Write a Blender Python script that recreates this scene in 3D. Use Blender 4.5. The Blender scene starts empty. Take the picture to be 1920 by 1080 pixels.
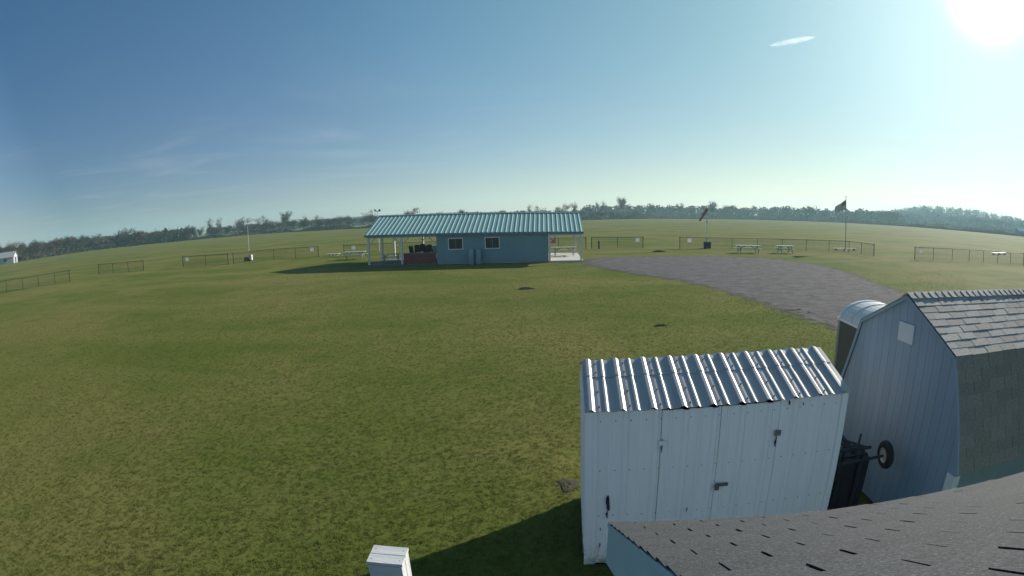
import bpy, bmesh, math, random
import numpy as np
from mathutils import Matrix, Vector, Euler

R = math.radians
random.seed(7)
rng = np.random.default_rng(11)
SC = bpy.context.scene
COL = SC.collection

# ------------------------------------------------------------------ camera
CAM_H = 3.85
cd = bpy.data.cameras.new('camera')
cam = bpy.data.objects.new('camera', cd)
COL.objects.link(cam)
SC.camera = cam
cd.type = 'PANO'                                   # wide-angle security camera: a real lens with barrel distortion
cd.panorama_type = 'FISHEYE_LENS_POLYNOMIAL'
cd.sensor_fit = 'HORIZONTAL'
cd.sensor_width = 36.0
cd.sensor_height = 20.25
cd.fisheye_fov = R(180)
cd.fisheye_polynomial_k0 = 0.0
cd.fisheye_polynomial_k1 = -R(58.0) / 18.0
cd.fisheye_polynomial_k2 = 0.0
cd.fisheye_polynomial_k3 = 0.0
cd.fisheye_polynomial_k4 = 0.0
cd.clip_start = 0.05
cd.clip_end = 6000
PITCH, ROLL = R(8.3), R(-1.5)
def cam_dir(x, y, z):
    cr, sr = math.cos(ROLL), math.sin(ROLL)
    x, z = x * cr - z * sr, x * sr + z * cr
    cp, sp = math.cos(PITCH), math.sin(PITCH)
    return Vector((x, y * cp + z * sp, -y * sp + z * cp))
rx, fw, up = cam_dir(1, 0, 0), cam_dir(0, 1, 0), cam_dir(0, 0, 1)
cam.matrix_world = Matrix(((rx.x, up.x, -fw.x, 0), (rx.y, up.y, -fw.y, 0), (rx.z, up.z, -fw.z, CAM_H), (0, 0, 0, 1)))

# ------------------------------------------------------------------ sun, sky, exposure
SUN_AZ, SUN_EL = R(56.5), R(22.0)                  # azimuth from +Y towards +X
SDIR = Vector((math.sin(SUN_AZ) * math.cos(SUN_EL), math.cos(SUN_AZ) * math.cos(SUN_EL), math.sin(SUN_EL)))
sl = bpy.data.lights.new('sun', 'SUN')
sl.energy = 4.8
sl.angle = R(0.53)
sl.color = (1.0, 0.93, 0.82)
so = bpy.data.objects.new('sun', sl)
COL.objects.link(so)
so.rotation_euler = (-SDIR).to_track_quat('-Z', 'Y').to_euler()

W = bpy.data.worlds.new('World')
SC.world = W
W.use_nodes = True
nt = W.node_tree
nt.nodes.clear()
def N(tree, t, **kw):
    n = tree.nodes.new(t)
    for k, v in kw.items():
        setattr(n, k, v)
    return n
def vmath(tree, op, a, b):
    n = N(tree, 'ShaderNodeMath', operation=op)
    for i, v in enumerate((a, b)):
        if v is None: continue
        if isinstance(v, (int, float)): n.inputs[i].default_value = v
        else: tree.links.new(v, n.inputs[i])
    return n.outputs[0]
sky = N(nt, 'ShaderNodeTexSky', sky_type='NISHITA', sun_disc=False, sun_elevation=SUN_EL, sun_rotation=SUN_AZ,
        altitude=250, air_density=1.0, dust_density=0.0, ozone_density=2.0)
tint = N(nt, 'ShaderNodeMix', data_type='RGBA', blend_type='MULTIPLY')
tint.inputs[0].default_value = 1.0
tint.inputs[7].default_value = (0.80, 1.02, 1.06, 1)
nt.links.new(sky.outputs[0], tint.inputs[6])
geo = N(nt, 'ShaderNodeTexCoord')
dot = N(nt, 'ShaderNodeVectorMath', operation='DOT_PRODUCT')
nt.links.new(geo.outputs['Generated'], dot.inputs[0])
dot.inputs[1].default_value = SDIR
cosang = vmath(nt, 'MINIMUM', vmath(nt, 'MAXIMUM', dot.outputs['Value'], 0.0), 1.0)
lobes = []
for power, gain in ((4.0, 1.1), (20.0, 3.0), (900.0, 26.0)):   # hazy aureole round the sun, narrow to wide
    lobes.append(vmath(nt, 'MULTIPLY', vmath(nt, 'POWER', cosang, power), gain))
aur = vmath(nt, 'ADD', vmath(nt, 'ADD', lobes[0], lobes[1]), lobes[2])
aurc = N(nt, 'ShaderNodeMix', data_type='RGBA', blend_type='MULTIPLY')
aurc.inputs[0].default_value = 1.0
aurc.inputs[6].default_value = (1.0, 1.04, 0.84, 1)
comb = N(nt, 'ShaderNodeCombineColor')
for i in range(3):
    nt.links.new(aur, comb.inputs[i])
nt.links.new(comb.outputs[0], aurc.inputs[7])
# clear-air shaping: the sky is deepest at a right angle to the sun and thins towards the horizon murk
ph = N(nt, 'ShaderNodeValToRGB')
for _ in range(4): ph.color_ramp.elements.new(0.5)
for e_, (p_, v_) in zip(ph.color_ramp.elements, ((0.0, (1, 1, 1)), (0.22, (.90, .93, .96)), (0.38, (.38, .50, .60)), (0.56, (.60, .68, .75)), (0.74, (.80, .86, .80)), (0.94, (.92, .90, .68)))):
    e_.position = p_; e_.color = (*v_, 1)
nt.links.new(vmath(nt, 'ADD', vmath(nt, 'MULTIPLY', dot.outputs['Value'], 0.5), 0.5), ph.inputs[0])
sepz = N(nt, 'ShaderNodeSeparateXYZ')
nt.links.new(geo.outputs['Generated'], sepz.inputs[0])
hzn = N(nt, 'ShaderNodeMapRange', interpolation_type='SMOOTHSTEP')
hzn.inputs[1].default_value = -0.02; hzn.inputs[2].default_value = 0.50
hzn.inputs[3].default_value = 0.0; hzn.inputs[4].default_value = 1.0
nt.links.new(sepz.outputs[2], hzn.inputs[0])
shape = N(nt, 'ShaderNodeMix', data_type='RGBA', blend_type='MULTIPLY')
shape.inputs[0].default_value = 1.0
nt.links.new(ph.outputs[0], shape.inputs[6])
c3 = N(nt, 'ShaderNodeMix', data_type='RGBA')
c3.inputs[6].default_value = (.98, .66, .71, 1); c3.inputs[7].default_value = (1, 1.02, 1, 1)
nt.links.new(hzn.outputs[0], c3.inputs[0])
nt.links.new(c3.outputs[2], shape.inputs[7])
shaped = N(nt, 'ShaderNodeMix', data_type='RGBA', blend_type='MULTIPLY')
shaped.inputs[0].default_value = 1.0
nt.links.new(tint.outputs[2], shaped.inputs[6]); nt.links.new(shape.outputs[2], shaped.inputs[7])
addn = N(nt, 'ShaderNodeMix', data_type='RGBA', blend_type='ADD')
addn.inputs[0].default_value = 1.0
nt.links.new(shaped.outputs[2], addn.inputs[6])
nt.links.new(aurc.outputs[2], addn.inputs[7])
# thin cirrus streaks low over the horizon
sepx = N(nt, 'ShaderNodeSeparateXYZ')
nt.links.new(geo.outputs['Generated'], sepx.inputs[0])
cz = vmath(nt, 'MAXIMUM', sepx.outputs[2], 0.03)
cx = vmath(nt, 'DIVIDE', sepx.outputs[0], cz)
cy = vmath(nt, 'DIVIDE', sepx.outputs[1], cz)
cv = N(nt, 'ShaderNodeCombineXYZ')
nt.links.new(cx, cv.inputs[0]); nt.links.new(vmath(nt, 'MULTIPLY', cy, 1.6), cv.inputs[1])
cn = N(nt, 'ShaderNodeTexNoise')
cn.inputs['Scale'].default_value = 0.35
cn.inputs['Detail'].default_value = 7
cn.inputs['Roughness'].default_value = 0.6
cn.inputs['Distortion'].default_value = 0.8
nt.links.new(cv.outputs[0], cn.inputs['Vector'])
cr_ = N(nt, 'ShaderNodeValToRGB')
cr_.color_ramp.elements[0].position = 0.50; cr_.color_ramp.elements[0].color = (0, 0, 0, 1)
cr_.color_ramp.elements[1].position = 0.85; cr_.color_ramp.elements[1].color = (1, 1, 1, 1)
nt.links.new(cn.outputs[0], cr_.inputs[0])
lowf = N(nt, 'ShaderNodeMapRange')
lowf.inputs[1].default_value = 0.32; lowf.inputs[2].default_value = 0.10
lowf.inputs[3].default_value = 0.03; lowf.inputs[4].default_value = 0.30
nt.links.new(sepx.outputs[2], lowf.inputs[0])
cf = vmath(nt, 'MULTIPLY', cr_.outputs[0], lowf.outputs[0])
clm = N(nt, 'ShaderNodeMix', data_type='RGBA')
clm.inputs[7].default_value = (4.4, 4.8, 5.2, 1)
nt.links.new(cf, clm.inputs[0])
nt.links.new(addn.outputs[2], clm.inputs[6])
bg = N(nt, 'ShaderNodeBackground')
bg.inputs['Strength'].default_value = 0.088
nt.links.new(clm.outputs[2], bg.inputs['Color'])
wo = N(nt, 'ShaderNodeOutputWorld')
nt.links.new(bg.outputs[0], wo.inputs['Surface'])

SC.view_settings.view_transform = 'Standard'
SC.view_settings.look = 'None'
SC.view_settings.gamma = 1
SC.view_settings.use_curve_mapping = False
SC.view_settings.exposure = 0.62
SC.cycles.max_bounces = 8
SC.cycles.transparent_max_bounces = 16
SC.cycles.volume_bounces = 1
SC.cycles.sample_clamp_indirect = 6

# ------------------------------------------------------------------ materials
MATS = {}
def mat(name, col, rough=0.7, metal=0.0, var=0.15, scale=4.0, bump=0.0, bscale=40.0, stretch=(1, 1, 1), objvar=0.0,
        dirt=None, dscale=6.0, dthresh=0.6, spec=0.4, trans=None):
    """noise-varied principled material; dirt = colour of blotchy stains with a shape of their own"""
    if name in MATS: return MATS[name]
    m = bpy.data.materials.new(name); MATS[name] = m
    m.use_nodes = True
    t = m.node_tree
    b = t.nodes['Principled BSDF']
    b.inputs['Roughness'].default_value = rough
    b.inputs['Metallic'].default_value = metal
    b.inputs['Specular IOR Level'].default_value = spec
    tc = N(t, 'ShaderNodeTexCoord'); mp = N(t, 'ShaderNodeMapping')
    mp.inputs['Scale'].default_value = stretch
    t.links.new(tc.outputs['Object'], mp.inputs[0])
    nz = N(t, 'ShaderNodeTexNoise')
    nz.inputs['Scale'].default_value = scale; nz.inputs['Detail'].default_value = 6; nz.inputs['Roughness'].default_value = 0.65
    t.links.new(mp.outputs[0], nz.inputs['Vector'])
    fac = N(t, 'ShaderNodeMapRange')
    fac.inputs[1].default_value = 0.25; fac.inputs[2].default_value = 0.75
    fac.inputs[3].default_value = 1 - var; fac.inputs[4].default_value = 1 + var
    t.links.new(nz.outputs[0], fac.inputs[0])
    f = fac.outputs[0]
    if objvar:
        oi = N(t, 'ShaderNodeObjectInfo')
        mr = N(t, 'ShaderNodeMapRange')
        mr.inputs[3].default_value = 1 - objvar; mr.inputs[4].default_value = 1 + objvar
        t.links.new(oi.outputs['Random'], mr.inputs[0])
        f = vmath(t, 'MULTIPLY', f, mr.outputs[0])
    cc = N(t, 'ShaderNodeCombineColor')
    for i in range(3): t.links.new(f, cc.inputs[i])
    mx = N(t, 'ShaderNodeMix', data_type='RGBA', blend_type='MULTIPLY')
    mx.inputs[0].default_value = 1; mx.inputs[6].default_value = (*col, 1)
    t.links.new(cc.outputs[0], mx.inputs[7])
    out = mx.outputs[2]
    if dirt:
        dn = N(t, 'ShaderNodeTexNoise')
        dn.inputs['Scale'].default_value = dscale; dn.inputs['Detail'].default_value = 8; dn.inputs['Roughness'].default_value = 0.7
        t.links.new(mp.outputs[0], dn.inputs['Vector'])
        dr = N(t, 'ShaderNodeMapRange')
        dr.inputs[1].default_value = dthresh; dr.inputs[2].default_value = dthresh + 0.14
        dr.inputs[3].default_value = 0; dr.inputs[4].default_value = 0.85
        t.links.new(dn.outputs[0], dr.inputs[0])
        dm = N(t, 'ShaderNodeMix', data_type='RGBA')
        dm.inputs[7].default_value = (*dirt, 1)
        t.links.new(dr.outputs[0], dm.inputs[0]); t.links.new(out, dm.inputs[6])
        out = dm.outputs[2]
    t.links.new(out, b.inputs['Base Color'])
    if bump:
        bn = N(t, 'ShaderNodeTexNoise')
        bn.inputs['Scale'].default_value = bscale; bn.inputs['Detail'].default_value = 4
        t.links.new(mp.outputs[0], bn.inputs['Vector'])
        bp = N(t, 'ShaderNodeBump')
        bp.inputs['Strength'].default_value = bump; bp.inputs['Distance'].default_value = 0.02
        t.links.new(bn.outputs[0], bp.inputs['Height'])
        t.links.new(bp.outputs[0], b.inputs['Normal'])
    if trans:
        tr = N(t, 'ShaderNodeBsdfTranslucent')
        t.links.new(out, tr.inputs[0])
        ms = N(t, 'ShaderNodeMixShader'); ms.inputs[0].default_value = trans
        t.links.new(b.outputs[0], ms.inputs[1]); t.links.new(tr.outputs[0], ms.inputs[2])
        t.links.new(ms.outputs[0], t.nodes['Material Output'].inputs['Surface'])
    return m

def base_splash(m):
    """mud splashed up from the ground over the lowest hand's breadths of a wall"""
    t = m.node_tree; b = t.nodes['Principled BSDF']
    src_ = b.inputs['Base Color'].links[0].from_socket
    tc = N(t, 'ShaderNodeTexCoord'); sp = N(t, 'ShaderNodeSeparateXYZ'); t.links.new(tc.outputs['Object'], sp.inputs[0])
    nz = N(t, 'ShaderNodeTexNoise'); nz.inputs['Scale'].default_value = 9; nz.inputs['Detail'].default_value = 8; nz.inputs['Roughness'].default_value = .75
    t.links.new(tc.outputs['Object'], nz.inputs['Vector'])
    h = vmath(t, 'ADD', sp.outputs[2], vmath(t, 'MULTIPLY', vmath(t, 'SUBTRACT', .5, nz.outputs[0]), .9))
    mr = N(t, 'ShaderNodeMapRange'); mr.inputs[1].default_value = .26; mr.inputs[2].default_value = .02; mr.inputs[3].default_value = 0; mr.inputs[4].default_value = .75
    t.links.new(h, mr.inputs[0])
    mx = N(t, 'ShaderNodeMix', data_type='RGBA'); mx.inputs[7].default_value = (.16, .14, .10, 1)
    t.links.new(mr.outputs[0], mx.inputs[0]); t.links.new(src_, mx.inputs[6]); t.links.new(mx.outputs[2], b.inputs['Base Color'])
M_WHITE = mat('white painted metal', (0.86, 0.805, 0.81), 0.45, var=0.05, scale=3, dirt=(0.40, 0.37, 0.33), dscale=5, dthresh=0.62, stretch=(2.2, 2.2, .22))
base_splash(M_WHITE)
M_WHITEW = mat('white painted wood', (0.66, 0.66, 0.64), 0.6, var=0.08, scale=9, bump=0.2, bscale=60, stretch=(1, 1, .2))
M_GALV = mat('galvanised roof metal', (0.36, 0.365, 0.375), 0.46, 0.20, var=0.2, scale=5, stretch=(1, .25, 1), dirt=(0.20, 0.20, 0.20), dscale=9, dthresh=0.66)
M_SCREW = mat('rusty screw', (0.06, 0.05, 0.045), 0.6, var=0.2)
M_STEEL = mat('weathered steel', (0.20, 0.19, 0.18), 0.5, 0.6, var=0.3, scale=30)
M_CHIP = mat('chipped blue paint', (0.015, 0.02, 0.06), 0.8, var=0.3, scale=30)
M_BLUEG = mat('grey blue siding paint', (0.235, 0.305, 0.375), 0.6, var=0.10, scale=2.2, stretch=(1, 1, .15), objvar=0.05)
M_PAVW = mat('teal pavilion siding', (0.175, 0.285, 0.315), 0.6, var=0.06, scale=1.2, objvar=0.03)
M_PAVT = mat('slate blue trim', (0.13, 0.20, 0.26), 0.6, var=0.08)
M_PAVR = mat('pale green roof metal', (0.28, 0.44, 0.41), 0.5, 0.1, var=0.08, scale=2, objvar=0.04)
M_SHING = mat('grey asphalt shingle', (0.031, 0.037, 0.043), 0.95, var=0.9, scale=95, bump=0.3, bscale=300, objvar=0.10, dirt=(.20, .21, .22), dscale=120, dthresh=0.56)
M_SHINGT = mat('weathered tan shingle', (0.36, 0.345, 0.31), 0.85, var=0.35, scale=60, bump=0.7, bscale=90, objvar=0.22)
M_SHINGB = mat('brown shingle', (0.27, 0.235, 0.19), 0.9, var=0.3, scale=40, bump=0.6, bscale=90, objvar=0.10)
M_DARK = mat('slot shade underlay', (0.004, 0.004, 0.005), 0.95, var=0.2, spec=0.05)  # near-black: the shade down in the shingle slots is put into this colour
M_FASC = mat('pale blue fascia paint', (0.30, 0.44, 0.52), 0.55, var=0.07, scale=3)
M_BLACK = mat('black coated steel', (0.015, 0.016, 0.016), 0.45, 0.2, var=0.2)
M_WIRE = mat('black chain link wire', (0.022, 0.024, 0.022), 0.5, 0.2, var=0.2)
M_RUBBER = mat('black rubber', (0.016, 0.016, 0.017), 0.8, var=0.25, scale=20)
M_RIM = mat('pale wheel rim', (0.50, 0.48, 0.42), 0.5, 0.2, var=0.1)
M_CARTB = mat('faded black plastic tub', (0.020, 0.020, 0.026), 0.55, var=0.3, scale=6)
M_FRAME = mat('dusty dark frame tube', (0.045, 0.045, 0.05), 0.55, 0.4, var=0.3, scale=12)
M_GLASS = mat('dark window pane', (0.018, 0.024, 0.034), 0.12, var=0.2, scale=1.5, spec=0.6)
M_CONC = mat('pale concrete', (0.52, 0.49, 0.46), 0.85, var=0.14, scale=1.5, bump=0.2, bscale=30)
M_RED = mat('dull red half wall', (0.19, 0.055, 0.05), 0.8, var=0.2, scale=4)
M_TANK = mat('blue grey enamel', (0.22, 0.31, 0.35), 0.4, var=0.06)
M_TABLE = mat('weathered table board', (0.42, 0.43, 0.40), 0.75, var=0.15, scale=8, stretch=(.3, 3, 1), objvar=0.08)
M_TLEG = mat('grey table leg', (0.22, 0.23, 0.23), 0.7, var=0.15)
M_SIGN = mat('white sign sheet', (0.82, 0.82, 0.80), 0.5, var=0.05, trans=0.4)
M_SIGNR = mat('orange red sign sheet', (0.55, 0.12, 0.09), 0.5, var=0.08)
M_SOCK = mat('orange windsock cloth', (0.40, 0.14, 0.10), 0.8, var=0.2, scale=6, trans=0.2)
M_POLE = mat('white pole paint', (0.70, 0.70, 0.70), 0.4, var=0.05)
M_ALU2 = mat('dull white pole', (0.42, 0.44, 0.44), 0.5, 0.1, var=0.1)
M_ALU = mat('grey flagpole metal', (0.22, 0.23, 0.24), 0.4, 0.5, var=0.1)
M_TOILETW = mat('grey brown cabin wall', (0.10, 0.095, 0.085), 0.55, var=0.12, scale=3)
M_TOILETR = mat('milky cabin roof', (0.66, 0.70, 0.70), 0.4, var=0.05, trans=0.25)
M_BARK = mat('grey brown bark', (0.075, 0.062, 0.055), 0.9, var=0.3, scale=3)
M_TWIG = mat('bare twig', (0.085, 0.066, 0.058), 0.9, var=0.3, scale=1)
M_LEAFR = mat('rusty autumn leaf', (0.105, 0.048, 0.030), 0.8, var=0.35, scale=0.8, trans=0.14, objvar=0.2)
M_LEAFB = mat('dull brown leaf', (0.056, 0.043, 0.030), 0.8, var=0.35, scale=0.8, trans=0.12, objvar=0.25)
M_LEAFG = mat('dark green leaf', (0.034, 0.046, 0.022), 0.8, var=0.35, scale=0.8, trans=0.12, objvar=0.25)
M_LEAFY = mat('faded olive leaf', (0.062, 0.057, 0.032), 0.8, var=0.35, scale=0.8, trans=0.14, objvar=0.25)
M_SOIL = mat('bare soil', (0.040, 0.038, 0.020), 0.95, var=0.3, scale=6, bump=0.6, bscale=20)
M_CROP = mat('dry standing crop', (0.13, 0.10, 0.068), 0.95, var=0.3, scale=0.4, trans=0.1, spec=0.0)
M_HROOF = mat('grey house roof', (0.25, 0.26, 0.28), 0.8, var=0.1)
M_CHAIR = mat('black chair plastic', (0.02, 0.021, 0.025), 0.5, var=0.2)
M_BOXS = mat('painted box boards', (0.55, 0.56, 0.57), 0.6, var=0.18, scale=12, stretch=(.25, 2, .4), bump=0.3, bscale=60, dirt=(.30, .29, .27), dscale=14, dthresh=.6)

# ------------------------------------------------------------------ mesh helpers
class MB:
    def __init__(self): self.v = []; self.f = []
    def add(self, vs, fs):
        o = len(self.v)
        self.v += [tuple(p) for p in vs]
        self.f += [tuple(i + o for i in f) for f in fs]
        return self
    def box(self, c, s, rot=None):
        hx, hy, hz = s[0] / 2, s[1] / 2, s[2] / 2
        vs = [Vector((x, y, z)) for z in (-hz, hz) for y in (-hy, hy) for x in (-hx, hx)]
        if rot is not None:
            M = Euler(rot).to_matrix(); vs = [M @ p for p in vs]
        vs = [p + Vector(c) for p in vs]
        return self.add(vs, [(0, 2, 3, 1), (4, 5, 7, 6), (0, 1, 5, 4), (2, 6, 7, 3), (0, 4, 6, 2), (1, 3, 7, 5)])
    def bar(self, p, q, w, h=None):
        """square bar between two points"""
        p, q = Vector(p), Vector(q); h = h or w
        d = (q - p).normalized()
        a = d.cross(Vector((0, 0, 1)))
        if a.length < 1e-3: a = Vector((1, 0, 0))
        a.normalize(); b = a.cross(d).normalized()
        vs = []
        for P in (p, q):
            for i, j in ((-1, -1), (1, -1), (1, 1), (-1, 1)): vs.append(P + a * (i * w / 2) + b * (j * h / 2))
        return self.add(vs, [(0, 1, 2, 3), (7, 6, 5, 4), (0, 4, 5, 1), (1, 5, 6, 2), (2, 6, 7, 3), (3, 7, 4, 0)])
    def tube(self, p, q, r, r2=None, n=8, cap=True):
        p, q = Vector(p), Vector(q); r2 = r if r2 is None else r2
        d = (q - p).normalized()
        a = d.cross(Vector((0, 0, 1)))
        if a.length < 1e-3: a = Vector((1, 0, 0))
        a.normalize(); b = a.cross(d).normalized()
        vs = []
        for P, rr in ((p, r), (q, r2)):
            for k in range(n):
                t = 2 * math.pi * k / n
                vs.append(P + a * (rr * math.cos(t)) + b * (rr * math.sin(t)))
        fs = [(k, (k + 1) % n, n + (k + 1) % n, n + k) for k in range(n)]
        if cap: fs += [tuple(range(n - 1, -1, -1)), tuple(range(n, 2 * n))]
        return self.add(vs, fs)
    def prism(self, poly, axis_pt):
        """closed polygon (list of 3D points) extruded by a vector"""
        n = len(poly); d = Vector(axis_pt)
        vs = [Vector(p) for p in poly] + [Vector(p) + d for p in poly]
        fs = [tuple(range(n - 1, -1, -1)), tuple(range(n, 2 * n))] + [(k, (k + 1) % n, n + (k + 1) % n, n + k) for k in range(n)]
        return self.add(vs, fs)
    def strip(self, prof, vec, th):
        """open profile (list of 3D points) swept by vec and given thickness th along -normal"""
        d = Vector(vec); pts = [Vector(p) for p in prof]; n = len(pts)
        up_ = (pts[-1] - pts[0]).cross(d).normalized()
        low = [p - up_ * th for p in pts]
        vs = pts + low + [p + d for p in pts] + [p + d for p in low]
        fs = []
        for k in range(n - 1):
            fs += [(k, k + 1, 2 * n + k + 1, 2 * n + k), (n + k + 1, n + k, 3 * n + k, 3 * n + k + 1),
                   (k + 1, k, n + k, n + k + 1), (2 * n + k, 2 * n + k + 1, 3 * n + k + 1, 3 * n + k)]
        fs += [(0, 2 * n, 3 * n, n), (n - 1, 2 * n - 1, 4 * n - 1, 3 * n - 1)]
        return self.add(vs, fs)
    def ring(self, c, axis, prof, n=24):
        """lathe: prof = list of (radius, offset along axis)"""
        ax = Vector(axis).normalized()
        a = ax.cross(Vector((0, 0, 1)))
        if a.length < 1e-3: a = Vector((1, 0, 0))
        a.normalize(); b = a.cross(ax)
        vs = []
        for r, o in prof:
            for k in range(n):
                t = 2 * math.pi * k / n
                vs.append(Vector(c) + ax * o + a * (r * math.cos(t)) + b * (r * math.sin(t)))
        fs = []
        for i in range(len(prof) - 1):
            for k in range(n):
                fs.append((i * n + k, i * n + (k + 1) % n, (i + 1) * n + (k + 1) % n, (i + 1) * n + k))
        return self.add(vs, fs)
    def mesh(self, name, m, smooth=False):
        me = bpy.data.meshes.new(name)
        me.from_pydata(self.v, [], self.f)
        bm = bmesh.new(); bm.from_mesh(me)
        bmesh.ops.recalc_face_normals(bm, faces=bm.faces)
        bm.to_mesh(me); bm.free()
        if m: me.materials.append(m)
        if smooth: me.shade_smooth()
        return me
    def build(self, name, m, parent=None, smooth=False):
        return link(name, self.mesh(name, m, smooth), parent)
def link(name, me, parent=None):
    o = bpy.data.objects.new(name, me)
    COL.objects.link(o)
    if parent is not None: o.parent = parent
    return o
def tag(o, label=None, cat=None, group=None, kind=None):
    if label: o['label'] = label
    if cat: o['category'] = cat
    if group: o['group'] = group
    if kind: o['kind'] = kind
    return o
def thing(name, label, cat, loc=(0, 0, 0), rz=0.0, group=None, ry=0.0):
    o = bpy.data.objects.new(name, None)
    COL.objects.link(o)
    o.empty_display_size = 0.2
    o.location = loc; o.rotation_euler = (0, ry, rz)
    return tag(o, label, cat, group)
def copy_tree(o, parent=None):
    c = o.copy(); COL.objects.link(c)
    if parent is not None: c.parent = parent
    for ch in list(o.children): copy_tree(ch, c)
    return c
def np_mesh(name, V, F, m):
    """V (n,3), F (k,4) quads or (k,3)"""
    me = bpy.data.meshes.new(name)
    me.vertices.add(len(V)); me.vertices.foreach_set('co', np.ascontiguousarray(V, dtype=np.float32).ravel())
    k = F.shape[1]
    me.loops.add(F.size); me.loops.foreach_set('vertex_index', np.ascontiguousarray(F, dtype=np.int32).ravel())
    me.polygons.add(len(F)); me.polygons.foreach_set('loop_start', np.arange(0, F.size, k, dtype=np.int32))
    me.update(calc_edges=True)
    if m: me.materials.append(m)
    return me

# ------------------------------------------------------------------ ground, gravel, fields
def ground_material():
    m = bpy.data.materials.new('mown grass ground'); m.use_nodes = True
    t = m.node_tree; b = t.nodes['Principled BSDF']
    b.inputs['Roughness'].default_value = 0.9
    b.inputs['Specular IOR Level'].default_value = 0.02
    g = N(t, 'ShaderNodeTexCoord')
    def noise(scale, det=6, rough=0.6, stretch=None, dist=0.0):
        n = N(t, 'ShaderNodeTexNoise')
        n.inputs['Scale'].default_value = scale; n.inputs['Detail'].default_value = det
        n.inputs['Roughness'].default_value = rough; n.inputs['Distortion'].default_value = dist
        if stretch:
            mp = N(t, 'ShaderNodeMapping'); mp.inputs['Scale'].default_value = stretch[:3]; mp.inputs['Rotation'].default_value = (0, 0, stretch[3])
            t.links.new(g.outputs['Object'], mp.inputs[0]); t.links.new(mp.outputs[0], n.inputs['Vector'])
        else: t.links.new(g.outputs['Object'], n.inputs['Vector'])
        return n.outputs[0]
    def rampmix(a, bb, f, lo, hi, amt=1.0):
        mr = N(t, 'ShaderNodeMapRange'); mr.inputs[1].default_value = lo; mr.inputs[2].default_value = hi
        mr.inputs[3].default_value = 0; mr.inputs[4].default_value = amt
        t.links.new(f, mr.inputs[0])
        x = N(t, 'ShaderNodeMix', data_type='RGBA')
        t.links.new(mr.outputs[0], x.inputs[0])
        for i, s in ((6, a), (7, bb)):
            if isinstance(s, tuple): x.inputs[i].default_value = (*s, 1)
            else: t.links.new(s, x.inputs[i])
        return x.outputs[2]
    c = rampmix((0.100, 0.128, 0.026), (0.170, 0.162, 0.052), noise(0.10, 8, 0.65), 0.43, 0.58)       # green and straw drifts
    c = rampmix(c, (0.070, 0.106, 0.022), noise(0.55, 7, 0.7), 0.50, 0.72, 0.75)
    c = rampmix(c, (0.165, 0.138, 0.066), noise(0.9, 8, 0.78), 0.53, 0.70, 0.7)                      # thin brown patches
    c = rampmix(c, (0.190, 0.178, 0.062), noise(0.25, 3, 0.5, (0.10, 1.0, 1, 0.12)), 0.47, 0.66, 0.6)   # faint mowing bands
    c = rampmix(c, (0.050, 0.070, 0.014), noise(40, 4, 0.8), 0.48, 0.68, 0.45)
    c = rampmix(c, (0.21, 0.20, 0.075), noise(60, 3, 0.8), 0.55, 0.70, 0.55)
    t.links.new(c, b.inputs['Base Color'])
    h1 = noise(52, 5, 0.8); h2 = noise(9, 4, 0.7)
    hs = vmath(t, 'ADD', h1, vmath(t, 'MULTIPLY', h2, 0.25))
    bp = N(t, 'ShaderNodeBump'); bp.inputs['Strength'].default_value = 0.9; bp.inputs['Distance'].default_value = 0.013
    t.links.new(hs, bp.inputs['Height']); t.links.new(bp.outputs[0], b.inputs['Normal'])
    return m
def disk(name, r, m, z=0.0, n=96):
    rings = [0, 6, 14, 30, 60, 120, 240, 480, 900, r]
    vs = [(0, 0, z)]; fs = []
    for i, rr in enumerate(rings[1:]):
        for k in range(n):
            a = 2 * math.pi * k / n
            vs.append((rr * math.cos(a), rr * math.sin(a), z))
        for k in range(n):
            if i == 0: fs.append((0, 1 + k, 1 + (k + 1) % n))
            else:
                p, q = 1 + (i - 1) * n, 1 + i * n
                fs.append((p + k, q + k, q + (k + 1) % n, p + (k + 1) % n))
    mb = MB(); mb.v = vs; mb.f = fs
    return mb.build(name, m)
ground = tag(disk('ground', 1690, ground_material()), kind='structure')

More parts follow.
